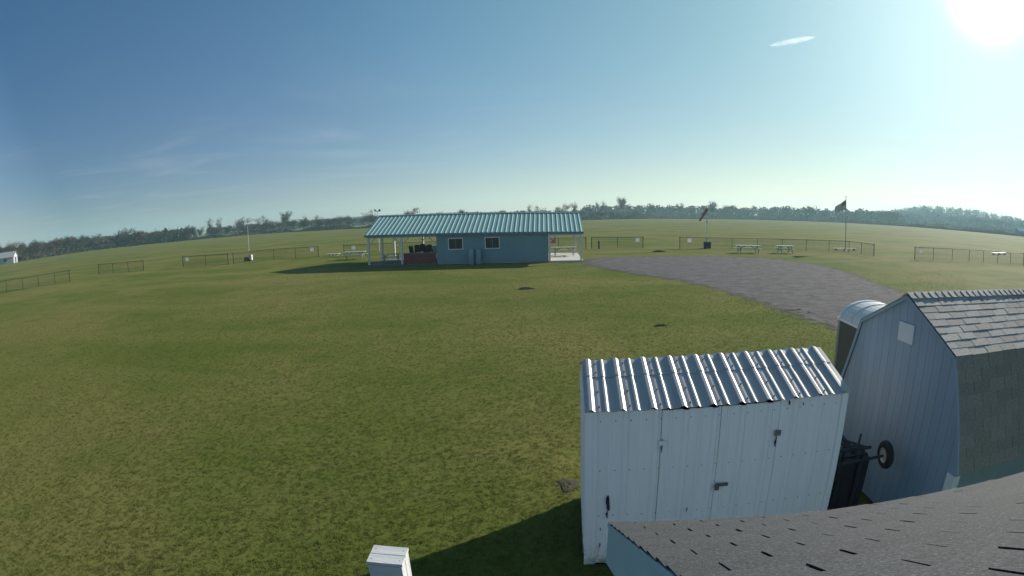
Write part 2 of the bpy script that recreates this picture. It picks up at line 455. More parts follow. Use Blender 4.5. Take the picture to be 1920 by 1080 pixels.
GRAVEL = [(5.9, 41.4), (5.2, 38.2), (6.3, 34.1), (7.7, 30.8), (9.3, 27.9), (10.2, 24.5), (10.6, 20.8), (10.7, 18.1), (10.9, 15.6), (11.0, 13.2),
          (11.8, 10.8), (14.5, 9.6), (19.0, 12.0), (20.2, 17.5), (20.9, 21.2), (22.2, 25.2), (23.9, 30.2), (24.6, 35.2), (23.2, 39.5), (20.2, 42.4), (13.9, 43.7), (8.0, 43.8)]
def gravel_material():
    m = bpy.data.materials.new('purple grey gravel'); m.use_nodes = True
    t = m.node_tree; b = t.nodes['Principled BSDF']; b.inputs['Roughness'].default_value = 0.95; b.inputs['Specular IOR Level'].default_value = 0.05
    g = N(t, 'ShaderNodeTexCoord')
    def noise(scale, det, rough, st=None):
        n = N(t, 'ShaderNodeTexNoise'); n.inputs['Scale'].default_value = scale; n.inputs['Detail'].default_value = det; n.inputs['Roughness'].default_value = rough
        mp = N(t, 'ShaderNodeMapping'); mp.inputs['Scale'].default_value = st or (1, 1, 1); mp.inputs['Rotation'].default_value = (0, 0, 0.5)
        t.links.new(g.outputs['Object'], mp.inputs[0]); t.links.new(mp.outputs[0], n.inputs['Vector'])
        return n.outputs[0]
    r = N(t, 'ShaderNodeValToRGB')
    r.color_ramp.elements[0].position = 0.36; r.color_ramp.elements[0].color = (0.036, 0.034, 0.036, 1)
    r.color_ramp.elements[1].position = 0.66; r.color_ramp.elements[1].color = (0.205, 0.192, 0.196, 1)
    s = vmath(t, 'ADD', vmath(t, 'MULTIPLY', noise(1.6, 10, 0.82, (0.7, 1.1, 1)), 0.55), vmath(t, 'MULTIPLY', noise(11, 8, 0.92), 0.45))
    t.links.new(s, r.inputs[0])
    t.links.new(r.outputs[0], b.inputs['Base Color'])
    bp = N(t, 'ShaderNodeBump'); bp.inputs['Strength'].default_value = 0.8; bp.inputs['Distance'].default_value = 0.03
    t.links.new(noise(22, 5, 0.8), bp.inputs['Height']); t.links.new(bp.outputs[0], b.inputs['Normal'])
    at = N(t, 'ShaderNodeAttribute', attribute_name='edge')
    e1 = vmath(t, 'SUBTRACT', at.outputs['Fac'], vmath(t, 'ADD', vmath(t, 'MULTIPLY', noise(1.7, 9, 0.8), 3.4), -1.2))
    am = N(t, 'ShaderNodeMapRange'); am.inputs[1].default_value = -.05; am.inputs[2].default_value = .09; am.inputs[3].default_value = 0; am.inputs[4].default_value = 1
    t.links.new(e1, am.inputs[0]); t.links.new(am.outputs[0], b.inputs['Alpha'])
    return m
def smooth_loop(pts, it=3, jit=0.0):
    P = [Vector((x, y, 0)) for x, y in pts]
    for _ in range(it):
        Q = []
        for i in range(len(P)):
            a, b = P[i], P[(i + 1) % len(P)]
            Q += [a * 0.75 + b * 0.25, a * 0.25 + b * 0.75]
        P = Q
    return [(p.x + random.uniform(-jit, jit), p.y + random.uniform(-jit, jit)) for p in P]
gl = smooth_loop(GRAVEL, 4, 0.07)
def flat_poly(name, loop, z, m, th=None):
    bm = bmesh.new()
    vs = [bm.verts.new((x, y, z)) for x, y in loop]
    f = bm.faces.new(vs)
    bmesh.ops.triangulate(bm, faces=[f])
    me = bpy.data.meshes.new(name); 
    bmesh.ops.recalc_face_normals(bm, faces=bm.faces)
    for f in bm.faces:
        if f.normal.z < 0: f.normal_flip()
    bm.to_mesh(me); bm.free(); me.materials.append(m)
    return link(name, me)
def gravel_mesh(loop, z, m, out=.7, inn=1.1):
    """gravel sheet whose margin thins out over the grass: attribute edge runs 0 (outside) .. 1 (inside)"""
    n = len(loop); P = [Vector((x, y, 0)) for x, y in loop]
    area = sum(P[i].x * P[(i + 1) % n].y - P[(i + 1) % n].x * P[i].y for i in range(n))
    sg = 1 if area > 0 else -1
    Nn = []
    for i in range(n):
        d = (P[(i + 3) % n] - P[i - 3]).normalized(); Nn.append(Vector((d.y, -d.x, 0)) * sg)
    bm = bmesh.new(); lay_ = bm.verts.layers.float.new('edge')
    A = [bm.verts.new((p.x + q_.x * out, p.y + q_.y * out, z)) for p, q_ in zip(P, Nn)]
    B = [bm.verts.new((p.x - q_.x * inn, p.y - q_.y * inn, z)) for p, q_ in zip(P, Nn)]
    for v in A: v[lay_] = 0.0
    for v in B: v[lay_] = 1.0
    for i in range(n): bm.faces.new((A[i], A[(i + 1) % n], B[(i + 1) % n], B[i]))
    f = bm.faces.new(B); bmesh.ops.triangulate(bm, faces=[f])
    for f in bm.faces:
        f.normal_update()
        if f.normal.z < 0: f.normal_flip()
    me = bpy.data.meshes.new('gravel_drive'); bm.to_mesh(me); bm.free(); me.materials.append(m)
    return link('gravel_drive', me)
tag(gravel_mesh(gl, 0.012, gravel_material()), kind='structure')

def inside(px, py, poly):
    px = np.asarray(px); py = np.asarray(py); c = np.zeros(px.shape, bool)
    n = len(poly); j = n - 1
    for i in range(n):
        xi, yi = poly[i]; xj, yj = poly[j]
        if yi != yj:
            t = ((yi > py) != (yj > py)) & (px < (xj - xi) * (py - yi) / (yj - yi) + xi)
            c ^= t
        j = i
    return c

# brown stubble land beyond the mown field, on the right
STUB = [(70, 322), (118, 316), (158, 319), (186, 296), (216, 273), (230, 233), (230, 188), (232, 120), (600, 150), (760, 420), (560, 760), (240, 800), (60, 620)]
M_STUB = mat('brown stubble field', (0.060, 0.048, 0.036), 0.95, var=0.3, scale=0.02, spec=0.0)
tag(flat_poly('stubble_field', STUB, 0.06, M_STUB), kind='structure')

# far hills
def ridge(name, az0, az1, d0, d1, prof, m, n=60):
    """a low ridge: crest height profile over azimuth, foot at d0, crest at (d0+d1)/2, back foot at d1"""
    mb = MB(); rows = 6
    for k in range(n + 1):
        a = R(az0 + (az1 - az0) * k / n); u = k / n
        h = np.interp(u, [p[0] for p in prof], [p[1] for p in prof])
        for j in range(rows + 1):
            s = j / rows; d = d0 + (d1 - d0) * s
            z = h * math.sin(math.pi * s) ** 1.3 * (1 + 0.06 * math.sin(7 * u + 3 * s) + 0.04 * math.sin(23 * u)) - 0.3
            mb.v.append((d * math.sin(a), d * math.cos(a), z))
    for k in range(n):
        for j in range(rows):
            p = k * (rows + 1) + j
            mb.f.append((p, p + 1, p + rows + 2, p + rows + 1))
    return tag(mb.build(name, m, smooth=True), kind='structure')
M_HILL = mat('far wooded hillside', (0.035, 0.036, 0.026), 0.95, var=0.4, scale=0.03, spec=0.0)
ridge('hill', -32, 10, 1150, 1640, [(0, 2), (.25, 15), (.45, 18), (.7, 14), (1, 3)], M_HILL)
ridge('hill.001', 38, 66, 640, 1150, [(0, 1), (.15, 7), (.32, 19), (.5, 17), (.7, 8), (1, 2)], M_HILL)

# ------------------------------------------------------------------ pavilion
PO = Vector((-12.0, 41.05, 0)); PRZ = math.atan2(-0.0715, 0.9975)
pav = thing('pavilion', 'long teal pavilion with ribbed pale green metal roof and open bays at both ends', 'pavilion', PO, PRZ)
LP, DP = 17.7, 7.6
def zeave(x): return 2.64 - 0.0115 * x
def zridge(x): return 4.17 - 0.0150 * x
MB().box((3.0, DP / 2 + .05, 0.05), (6.1, DP - 0.1, 0.10)).build('floor_slab', mat('shaded bay concrete', (.16, .155, .15), .9, var=.2, scale=1.5), pav)  # the left bay's shade is put into this darker concrete colour
MB().box((10.53, DP / 2 + .1, 0.05), (8.94, DP - 0.1, 0.098)).build('floor_slab', M_CONC, pav)
MB().box((16.38, DP / 2, 0.07), (2.74, DP + 0.2, 0.14)).build('floor_slab', M_CONC, pav)
# walls of the closed middle
wx0, wx1, wt = 6.0, 15.0, 0.12
def wall_piece(x0, x1, z0, z1, y=0.0):
    return MB().box(((x0 + x1) / 2, y + wt / 2, (z0 + z1) / 2), (x1 - x0, wt, z1 - z0))
zt = 2.52
wins = [(7.0, 8.16, 1.20, 2.10), (9.98, 11.12, 1.20, 2.10)]
w = MB()
w.box(((wx0 + 7.0) / 2, wt / 2, zt / 2 + .05), (7.0 - wx0, wt, zt - .1))
w.box(((8.16 + 9.98) / 2, wt / 2, zt / 2 + .05), (9.98 - 8.16, wt, zt - .1))
w.box(((11.12 + wx1) / 2, wt / 2, zt / 2 + .05), (wx1 - 11.12, wt, zt - .1))
for a, b, z0, z1 in wins:
    w.box(((a + b) / 2, wt / 2, (0.1 + z0) / 2), (b - a - .004, wt, z0 - .1)); w.box(((a + b) / 2, wt / 2, (z1 + zt) / 2), (b - a - .004, wt, zt - z1))
w.build('wall', M_PAVW, pav)
MB().box(((wx0 + wx1) / 2, DP - wt / 2, zt / 2 + .05), (wx1 - wx0, wt, zt - .1)).build('wall', M_PAVW, pav)
for x in (wx0 + wt / 2, wx1 - wt / 2):
    MB().prism([(x - wt / 2, wt + .003, .1), (x - wt / 2, DP - wt - .003, .1), (x - wt / 2, DP - wt - .003, zeave(x) - .1), (x - wt / 2, DP / 2, zridge(x) - .16), (x - wt / 2, wt + .003, zeave(x) - .1)], (wt, 0, 0)).build('wall', M_PAVW, pav)
# board seams of the siding: thin upright battens, one part each
for k in range(1, 15):
    x = wx0 + k * 0.6
    if any(a - .08 < x < b + .08 for a, b, _, _ in wins) or 12.3 < x < 14.55: continue
    MB().box((x, -.006, 1.29), (.035, .012, 2.38)).build('batten', M_PAVW, pav)
for a, b, z0, z1 in wins:
    f = MB(); ft = .075
    f.box(((a + b) / 2, -.012, z1 - ft / 2 + .03), (b - a + .1, .05, ft)).box(((a + b) / 2, -.012, z0 + ft / 2 - .03), (b - a + .1, .05, ft))
    f.box((a, -.012, (z0 + z1) / 2), (ft, .046, z1 - z0 - .09)).box((b, -.012, (z0 + z1) / 2), (ft, .046, z1 - z0 - .09))
    wo_ = f.build('window', M_WHITEW, pav)
    MB().box(((a + b) / 2, .02, (z0 + z1) / 2), (.05, .03, z1 - z0 - .1)).build('mullion', M_PAVT, wo_)
    for s in (0, 1):
        c = a + (b - a) * (.25 + .5 * s)
        MB().box((c, .05, (z0 + z1) / 2), ((b - a) / 2 - .05, .012, z1 - z0 - .02)).build('pane', M_GLASS, wo_)
# sliding door with its track
dr = MB().box((13.42, -.02, 1.17), (1.9, .04, 2.1)).build('sliding_door', M_PAVW, pav)
MB().box((13.42, -.055, 2.31), (2.05, .05, .06)).build('door_track', M_FASC, pav)
for x in (12.95, 13.42, 13.9): MB().box((x, -.045, 1.17), (.03, .01, 2.04)).build('door_seam', M_PAVW, dr)
# posts, header beams, braces
posts = [(0.1, 0.1), (3.02, 0.1), (0.1, 3.75), (0.1, 7.45), (3.02, 7.45), (17.6, 0.1), (17.6, 7.45), (15.1, -0.07)]
for x, y in posts:
    MB().box((x, y, (zeave(x) - .12 + .1) / 2), (.15, .15, zeave(x) - .12 - .1)).build('post', M_WHITEW, pav)
for y in (0.1, 7.45):
    for x0, x1 in ((-.02, 5.995), (15.005, 17.72)):
        MB().bar((x0, y, zeave(x0) - .21), (x1, y, zeave(x1) - .21), .10, .2).build('header_beam', M_WHITEW, pav)
    for px_, sgns in ((0.1, (1,)), (3.02, (-1, 1)), (17.6, (-1,)), (5.95, (-1,)), (15.05, (1,))):
        for s in sgns:
            MB().bar((px_, y - .003, zeave(px_) - .95), (px_ + s * .62, y - .003, zeave(px_) - .3), .07, .09).build('knee_brace', M_WHITEW, pav)
for x in (0.1, 17.6):
    MB().bar((x, .2, zeave(x) - .21), (x, 7.35, zeave(x) - .21), .096, .19).build('tie_beam', M_WHITEW, pav)
    MB().prism([(x - .03, 0.0, zeave(x) - .08), (x - .03, DP, zeave(x) - .08), (x - .03, DP / 2, zridge(x) - .13)], (.06, 0, 0)).build('gable', M_PAVW, pav)
# roof: ribbed sheets, each one a part
ov = 0.28
def rib_profile(x0, x1, pitch, h, wb, wt_, base):
    pts = [x0]; z = [0.0]
    k = math.floor(x0 / pitch)
    while True:
        c = (k + .5) * pitch
        k += 1
        if c + wb / 2 > x1 - 1e-4: break
        if c - wb / 2 < x0 + 1e-4: continue
        pts += [c - wb / 2, c - wt_ / 2, c + wt_ / 2, c + wb / 2]; z += [0, h, h, 0]
    pts.append(x1); z.append(0)
    return pts, z
nsh = 16; xw = (LP + .22) / nsh
for side in (0, 1):
    for k in range(nsh):
        x0 = -.12 + k * xw; x1 = x0 + xw - .004
        px_, pz = rib_profile(x0 + .12, x1 + .12, xw / 3, .030, .13, .05, 0); px_ = [p - .12 for p in px_]
        V = []
        n = len(px_)
        for lev in (0, -.012):
            for t in (0, 1):
                for x, z in zip(px_, pz):
                    if t == 0:
                        y = -ov if side == 0 else DP + ov; zz = zeave(x) - .02
                    else:
                        y = DP / 2 - .01 if side == 0 else DP / 2 + .01; zz = zridge(x)
                    V.append((x, y, zz + z + lev))
        F = []
        for i in range(n - 1):
            F += [(i, i + 1, n + i + 1, n + i), (2 * n + i + 1, 2 * n + i, 3 * n + i, 3 * n + i + 1), (i + 1, i, 2 * n + i, 2 * n + i + 1), (n + i, n + i + 1, 3 * n + i + 1, 3 * n + i)]
        F += [(0, n, 3 * n, 2 * n), (n - 1, 3 * n - 1, 4 * n - 1, 2 * n - 1)]
        MB().add(V, F).build('roof_sheet', M_PAVR, pav)
MB().prism([(-.14, DP / 2 - .16, zridge(0) - .0), (-.14, DP / 2, zridge(0) + .075), (-.14, DP / 2 + .16, zridge(0) - .0)], (LP + .26, 0, zridge(LP) - zridge(0))).build('ridge_cap', M_PAVR, pav)
for y in (-ov + .02, DP + ov - .02):
    MB().bar((-.12, y, zeave(0) - .115), (LP + .1, y, zeave(LP) - .115), .03, .16).build('fascia', M_PAVT, pav)
for x in (-.115, LP + .095):
    for s, y0 in ((0, -ov + .04), (1, DP + ov - .04)):
        MB().bar((x, y0, zeave(x) - .09), (x, DP / 2, zridge(x) - .06), .03, .14).build('barge_board', M_PAVT, pav)
# half wall in the left bay
hw = MB().box((4.54, .12, .53), (2.75, .12, .85))
hwo = hw.build('half_wall', M_RED, pav)
MB().box((4.54, .12, .975), (2.85, .2, .04)).build('half_wall_cap', M_PAVT, pav)

def ploc(x, y, z=0.0):
    return PO + Matrix.Rotation(PRZ, 3, 'Z') @ Vector((x, y, z))
# two tall gas cylinders against the wall
for i, x in enumerate((8.9, 9.46)):
    c = thing('gas_cylinder', ('left' if i == 0 else 'right') + ' one of two tall blue grey cylinders standing against the pavilion wall', 'cylinder', ploc(x, -.36), PRZ, 'tall cylinders against the pavilion wall')
    MB().ring((0, 0, 0), (0, 0, 1), [(.20, .0), (.21, .03), (.225, .06), (.225, 1.02), (.21, 1.10), (.15, 1.17), (.06, 1.20), (.0, 1.20)], 20).build('tank', M_TANK, c, True)
    MB().ring((0, 0, 1.14), (0, 0, 1), [(.12, 0), (.13, .0), (.13, .13), (.12, .13), (.12, 0)], 16).build('collar', M_TANK, c)
    MB().tube((0, 0, 1.19), (0, 0, 1.27), .025).build('valve', M_STEEL, c)

# chairs behind the half wall
def chair(name, label, loc, rz, m, group=None):
    c = thing(name, label, 'chair', loc, rz, group)
    MB().box((0, 0, .43), (.46, .44, .04)).build('seat', m, c)
    b = MB()
    for k in range(5):
        x = -.18 + .09 * k
        b.box((x, .24, .72 + .03 * math.cos(k - 2)), (.085, .03, .56 + .06 * math.cos((k - 2) * .8)), (R(-12), 0, 0))
    b.box((0, .30, .97), (.46, .03, .07), (R(-12), 0, 0))
    b.build('backrest', m, c)
    for sx in (-.2, .2):
        MB().box((sx, .0, .62), (.05, .46, .03)).build('armrest', m, c)
        for sy in (-.2, .2): MB().bar((sx, sy, .0), (sx * .95, sy, .62 if sy < 0 else .42), .04).build('leg', m, c)
    return c
for i, x in enumerate((3.75, 4.12, 4.50, 4.88, 5.22)):
    chair('stacked_chair', 'black chair in the dark row packed behind the red half wall', ploc(x, .95 + .12 * (i % 2), .53 + .06 * (i % 3)), PRZ + R(160 + 25 * (i % 3)), M_CHAIR, 'dark chairs behind the red half wall')
    # the stand they are stacked on
stand = thing('low_cabinet', 'dark low cabinet carrying the row of black chairs in the left pavilion bay', 'cabinet', ploc(4.5, 1.0, .105), PRZ)
MB().box((0, 0, .21), (2.0, .62, .40)).build('body', M_PAVT, stand)
for s in (-.5, .5): MB().box((s, -.32, .21), (.92, .02, .36)).build('door', M_PAVT, stand)
chair('white_chair', 'white plastic chair beside the pavilion wall, right of the black chairs', ploc(5.62, 1.2, .42), PRZ + R(15), M_WHITEW)
crate = thing('storage_crate', 'dark storage crate under the white plastic chair in the pavilion', 'crate', ploc(5.62, 1.2, .105), PRZ)
MB().box((0, 0, .15), (.58, .62, .28)).build('body', M_PAVT, crate); MB().box((0, 0, .30), (.60, .64, .03)).build('lid', M_PAVT, crate)

# ------------------------------------------------------------------ picnic tables
def picnic_table(label, loc, rz, L=2.4, mt=None, h=0.76, nb=5):
    mt = mt or M_TABLE
    t = thing('picnic_table', label, 'picnic table', loc, rz, 'picnic tables around the pavilion')
    for k in range(nb):
        y = (k - (nb - 1) / 2) * .15
        MB().box((0, y, h - .02), (L, .14, .04)).build('top_board', mt, t)
    for s in (-1, 1):
        MB().box((0, s * .68, .44), (L, .13, .04)).build('bench_board', mt, t)
        MB().box((0, s * .82, .44), (L, .13, .04)).build('bench_board', mt, t)
    for sx in (-1, 1):
        x = sx * (L / 2 - .35)
        MB().box((x, 0, .39), (.05, 1.72, .09)).build('bench_support', M_TLEG, t)
        MB().box((x, 0, h - .075), (.05, .72, .07)).build('top_support', M_TLEG, t)
        for s in (-1, 1):
            MB().bar((x + .05, s * .62, 0.0), (x + .05, s * .22, h - .05), .045, .09).build('leg', M_TLEG, t)
        MB().bar((x - .02, 0, .37), (sx * .25, 0, h - .06), .04, .07).build('brace', M_TLEG, t)
    return t
picnic_table('weathered picnic table on the grass just left of the pavilion', (-15.85, 49.6, 0), R(4), 2.3)
picnic_table('wider weathered picnic table on the grass beside the gravel, left of the flagpole', (23.4, 46.2, 0), R(-12), 2.6)
picnic_table('shorter pale picnic table nearest the flagpole on the grass', (27.5, 45.7, 0), R(-10), 1.9)
picnic_table('white picnic table under the roof in the left pavilion bay', ploc(1.55, 1.6, .105), PRZ + R(22), 1.9, M_WHITEW)
picnic_table('long picnic table on the slab in the right pavilion bay', ploc(16.35, 4.6, .14), PRZ + R(3), 2.3)

# low long benches and small planks on the grass
def bench(label, loc, rz, L):
    b = thing('low_bench', label, 'bench', loc, rz)
    for y in (-.11, .11): MB().box((0, y, .22), (L, .2, .045)).build('seat_board', M_WHITEW, b)
    for k in range(3):
        x = (k - 1) * (L / 2 - .3)
        MB().box((x, 0, .095), (.08, .36, .2)).build('leg', M_TLEG, b)
    return b
bench('long low white bench behind the fence at the foot of the flagpole', (38.6, 49.6, 0), R(-5), 3.3)
bench('long low white bench out on the field beyond the far right fence', (66.5, 46.0, 0), R(8), 4.6)
bench('short low white bench beyond the fence gap left of the pavilion', (-20.5, 55.9, 0), R(2), 1.5)

# ------------------------------------------------------------------ fences
def fence(label, pts, h=1.22, heavy_ends=True, rail=True):
    f = thing('chain_link_fence', label, 'fence', (pts[0][0], pts[0][1], 0), 0, 'black chain link fences round the lawn')
    P = [Vector((x - pts[0][0], y - pts[0][1], 0)) for x, y in pts]
    for i, p in enumerate(P):
        end = i in (0, len(P) - 1)
        r = .042 if end and heavy_ends else .027
        MB().tube(p, p + Vector((0, 0, h + (.05 if end else .0))), r, n=8).build('post', M_BLACK, f)
        if end: MB().ring(p + Vector((0, 0, h + .05)), (0, 0, 1), [(r + .006, 0), (r + .004, .02), (.012, .045), (0, .048)], 8).build('post_cap', M_BLACK, f)
    wv = []; wf = []
    for i in range(len(P) - 1):
        a, b = P[i], P[i + 1]
        L = (b - a).length; d = (b - a) / L
        MB().tube(a + Vector((0, 0, h - .02)), b + Vector((0, 0, h - .02)), .026, n=6).build('top_rail', M_BLACK, f)
        MB().tube(a + Vector((0, 0, .06)), b + Vector((0, 0, .06)), .006, n=4).build('tension_wire', M_BLACK, f)
        n = int(L / .075); H = h - .09; nrm = Vector((-d.y, d.x, 0))
        for s in (1, -1):
            for k in range(-int(H / .075), n + int(H / .075)):
                u0 = k * .075; u1 = u0 + H; z0 = .05; z1 = z0 + H
                if u0 < 0: z0 += -u0; u0 = 0
                if u1 > L: z1 -= u1 - L; u1 = L
                if u1 - u0 < .05: continue
                if s < 0: q0, q1 = L - u0, L - u1
                else: q0, q1 = u0, u1
                A = a + d * q0 + Vector((0, 0, z0)); B = a + d * q1 + Vector((0, 0, z1))
                dd = (B - A).normalized(); e1 = nrm * .0022 * 1; e2 = dd.cross(nrm) * .0022
                o = len(wv)
                for PT in (A, B):
                    wv += [PT + e1 * 1.0, PT - e1 * .5 + e2 * .87, PT - e1 * .5 - e2 * .87]
                wf += [(o, o + 1, o + 4, o + 3), (o + 1, o + 2, o + 5, o + 4), (o + 2, o, o + 3, o + 5)]
    me = np_mesh('chain_link_mesh', np.array([tuple(v) for v in wv]), np.array(wf), M_WIRE)
    tag(link('chain_link_mesh', me, f), kind='stuff')
    return f
fence('black chain link fence running off the left edge of the lawn', [(-53.2, 28.5), (-52.0, 30.5), (-50.9, 32.6), (-50.1, 34.4), (-49.3, 36.2), (-48.5, 38.1), (-47.8, 39.9)])
fence('short three panel black chain link fence standing alone on the far left', [(-49.4, 46.4), (-47.2, 46.9), (-44.9, 47.4), (-42.7, 47.9)])
fence('two panel black chain link fence with a white notice, left of the white mast', [(-37.9, 49.9), (-34.6, 50.05), (-31.5, 50.2)])
fence('black chain link fence passing behind the white mast with a notice at its right end', [(-31.0, 50.6), (-30.3, 53.2), (-27.7, 54.6), (-24.9, 54.8), (-22.0, 54.9)])
fence('black chain link fence running behind the pavilion', [(-18.8, 54.8)] + [(-18.8 + 3.0 * k, 54.8) for k in range(1, 9)] + [(8.2, 54.8)])
fence('black chain link fence right of the pavilion with a notice on its right end', [(8.8, 54.6), (11.65, 54.4), (14.5, 54.2)])
fence('long black chain link fence behind the windsock, picnic tables and flagpole', [(18.3, 52.7), (21.2, 52.0), (24.0, 51.3), (26.8, 50.5), (29.5, 49.6), (32.2, 48.7), (34.8, 47.8), (37.0, 46.8), (37.0, 44.5), (36.9, 42.2)])
fence('black chain link fence running off to the far right behind the gambrel shed', [(39.8, 38.7), (42.4, 38.3), (45.0, 37.7), (47.3, 37.0), (49.2, 36.3), (50.8, 35.3), (52.1, 34.3), (53.4, 33.2)])
def notice(label, loc, rz, w=.42, h=.46, m=None, z=.92, name='notice_sign'):
    o = thing(name, label, 'sign', (loc[0], loc[1], z), rz)
    MB().box((0, 0, 0), (w, .012, h)).build('panel', m or M_SIGN, o)
    for s in (-1, 1): MB().box((s * w * .4, -.008, h * .42), (.02, .006, .02)).build('tie', M_BLACK, o)
    return o
notice('white notice on the left end of the two panel fence', (-37.2, 49.83), R(3))
notice('white notice on the right end of the fence behind the white mast', (-22.75, 54.8), R(2))
notice('white notice on the fence corner above the picnic table left of the pavilion', (-17.6, 54.7), R(0))
notice('white notice on the fence end between pavilion and windsock, facing the gap', (13.85, 54.12), R(-4))
notice('white notice on the fence end left of the windsock', (19.3, 52.33), R(-14))
notice('white notice on the left post of the far right fence', (40.5, 38.45), R(-9))
notice('orange red sign on the fence seen through the right pavilion bay', (4.55, 54.7), R(0), .62, .52, M_SIGNR, .93, 'warning_sign')

# ------------------------------------------------------------------ poles on the lawn
t = thing('windsock_pole', 'tall white pole with a drooping orange windsock behind the long fence', 'windsock', (21.6, 52.9, 0))
MB().tube((0, 0, 0), (0, 0, 2.9), .045, .04).build('lower_pole', M_POLE, t)
MB().tube((-.22, 0, 0), (-.22, 0, 1.35), .035).build('support_pole', M_POLE, t)
MB().tube((0, 0, 2.9), (0, 0, 4.35), .022, .016).build('upper_pole', M_ALU, t)
MB().ring((0, 0, 2.82), (0, 0, 1), [(.05, 0), (.07, .02), (.07, .10), (.03, .13)], 10).build('collar', M_BLACK, t)
a0 = Vector((.02, -.03, 4.28)); a1 = Vector((-.98, -.28, 3.02))
sk = MB(); ax = (a1 - a0).normalized(); LS = (a1 - a0).length
sk.ring(a0, ax, [(.17, 0), (.165, .3), (.15, .6), (.155, .8), (.12, 1.1), (.11, 1.35), (.10, LS), (.09, LS), (.10, 1.35), (.11, 1.1), (.145, .8), (.14, .6), (.155, .3), (.16, 0), (.17, 0)], 14)
sk.build('windsock', M_SOCK, t, True)
MB().ring(a0, ax, [(.165, -.02), (.18, -.02), (.18, .02), (.165, .02), (.165, -.02)], 14).build('hoop', M_ALU, t)
for i, (dx, s) in enumerate(((-.30, 'left'), (.16, 'right'))):
    b = thing('dark_bin', s + ' one of two dark bins at the foot of the windsock pole', 'bin', (21.6 + dx, 52.55, 0), 0, 'bins at the windsock pole')
    MB().ring((0, 0, 0), (0, 0, 1), [(0, 0), (.20, 0), (.235, .62), (.24, .62), (.24, .66), (0, .66)], 14).build('body', M_FRAME, b)
    MB().ring((0, 0, .66), (0, 0, 1), [(.25, 0), (.25, .03), (.10, .08), (0, .085)], 14).build('lid', M_BLACK, b)

t = thing('flagpole', 'tall thin flagpole behind the fence on the right lawn', 'flagpole', (37.7, 48.4, 0))
MB().tube((0, 0, 0), (0, 0, 6.1), .05, .03, 10).build('pole', M_ALU, t)
MB().ring((0, 0, 6.1), (0, 0, 1), [(.0, -.02), (.05, .0), (.065, .05), (.05, .10), (0, .12)], 10).build('finial', M_ALU, t)
MB().ring((0, 0, 0), (0, 0, 1), [(.16, 0), (.16, .05), (.07, .12), (.05, .12)], 12).build('base', M_ALU, t)
# flag: hoist on the pole, cloth hanging back to the left in folds
def flag_material():
    m = bpy.data.materials.new('striped flag cloth'); m.use_nodes = True
    tt = m.node_tree; b = tt.nodes['Principled BSDF']; b.inputs['Roughness'].default_value = .8
    uv = N(tt, 'ShaderNodeUVMap'); sp = N(tt, 'ShaderNodeSeparateXYZ'); tt.links.new(uv.outputs[0], sp.inputs[0])
    st = vmath(tt, 'FLOOR', vmath(tt, 'MULTIPLY', sp.outputs[1], 13), None)
    par = vmath(tt, 'MODULO', st, 2)
    mx = N(tt, 'ShaderNodeMix', data_type='RGBA'); mx.inputs[6].default_value = (.10, .025, .03, 1); mx.inputs[7].default_value = (.80, .80, .79, 1)
    tt.links.new(par, mx.inputs[0])
    can = vmath(tt, 'MULTIPLY', vmath(tt, 'LESS_THAN', sp.outputs[0], .4), vmath(tt, 'GREATER_THAN', sp.outputs[1], 6 / 13))
    # staggered rows of stars as small dots
    uu = vmath(tt, 'MULTIPLY', sp.outputs[0], 15.0); vv = vmath(tt, 'MULTIPLY', vmath(tt, 'SUBTRACT', sp.outputs[1], 6 / 13), 9 / (7 / 13))
    row = vmath(tt, 'FLOOR', vv, None)
    uo = vmath(tt, 'ADD', uu, vmath(tt, 'MULTIPLY', vmath(tt, 'MODULO', row, 2), .5))
    du = vmath(tt, 'SUBTRACT', vmath(tt, 'FRACT', uo, None), .5); dv = vmath(tt, 'SUBTRACT', vmath(tt, 'FRACT', vv, None), .5)
    rr = vmath(tt, 'ADD', vmath(tt, 'MULTIPLY', du, du), vmath(tt, 'MULTIPLY', dv, dv))
    star = vmath(tt, 'LESS_THAN', rr, .07)
    sm = N(tt, 'ShaderNodeMix', data_type='RGBA'); sm.inputs[6].default_value = (.02, .03, .12, 1); sm.inputs[7].default_value = (.75, .75, .74, 1)
    tt.links.new(star, sm.inputs[0])
    fm = N(tt, 'ShaderNodeMix', data_type='RGBA'); tt.links.new(can, fm.inputs[0]); tt.links.new(mx.outputs[2], fm.inputs[6]); tt.links.new(sm.outputs[2], fm.inputs[7])
    tt.links.new(fm.outputs[2], b.inputs['Base Color'])
    tr = N(tt, 'ShaderNodeBsdfTranslucent'); tt.links.new(fm.outputs[2], tr.inputs[0])
    ms = N(tt, 'ShaderNodeMixShader'); ms.inputs[0].default_value = .25
    tt.links.new(b.outputs[0], ms.inputs[1]); tt.links.new(tr.outputs[0], ms.inputs[2])
    tt.links.new(ms.outputs[0], tt.nodes['Material Output'].inputs['Surface'])
    return m
fb = bmesh.new(); uvl = fb.loops.layers.uv.new('UVMap')
nu, nv = 26, 13; gridv = []
for j in range(nv + 1):
    rowv = []
    for i in range(nu + 1):
        u, v = i / nu, j / nv
        x = -u * 1.62 * (1 - .06 * v)
        z = 4.62 + 1.15 * v - u * (.62 * v + .12) - .10 * u * u
        y = .14 * math.sin(u * 7.5 + v * 1.2) * u ** .6
        rowv.append(fb.verts.new((x - .04, y, z)))
    gridv.append(rowv)
for j in range(nv):
    for i in range(nu):
        f = fb.faces.new((gridv[j][i], gridv[j][i + 1], gridv[j + 1][i + 1], gridv[j + 1][i]))
        for lp, (a, b) in zip(f.loops, ((i, j), (i + 1, j), (i + 1, j + 1), (i, j + 1))): lp[uvl].uv = (a / nu, b / nv)
        f.smooth = True
fme = bpy.data.meshes.new('flag'); fb.to_mesh(fme); fb.free(); fme.materials.append(flag_material())
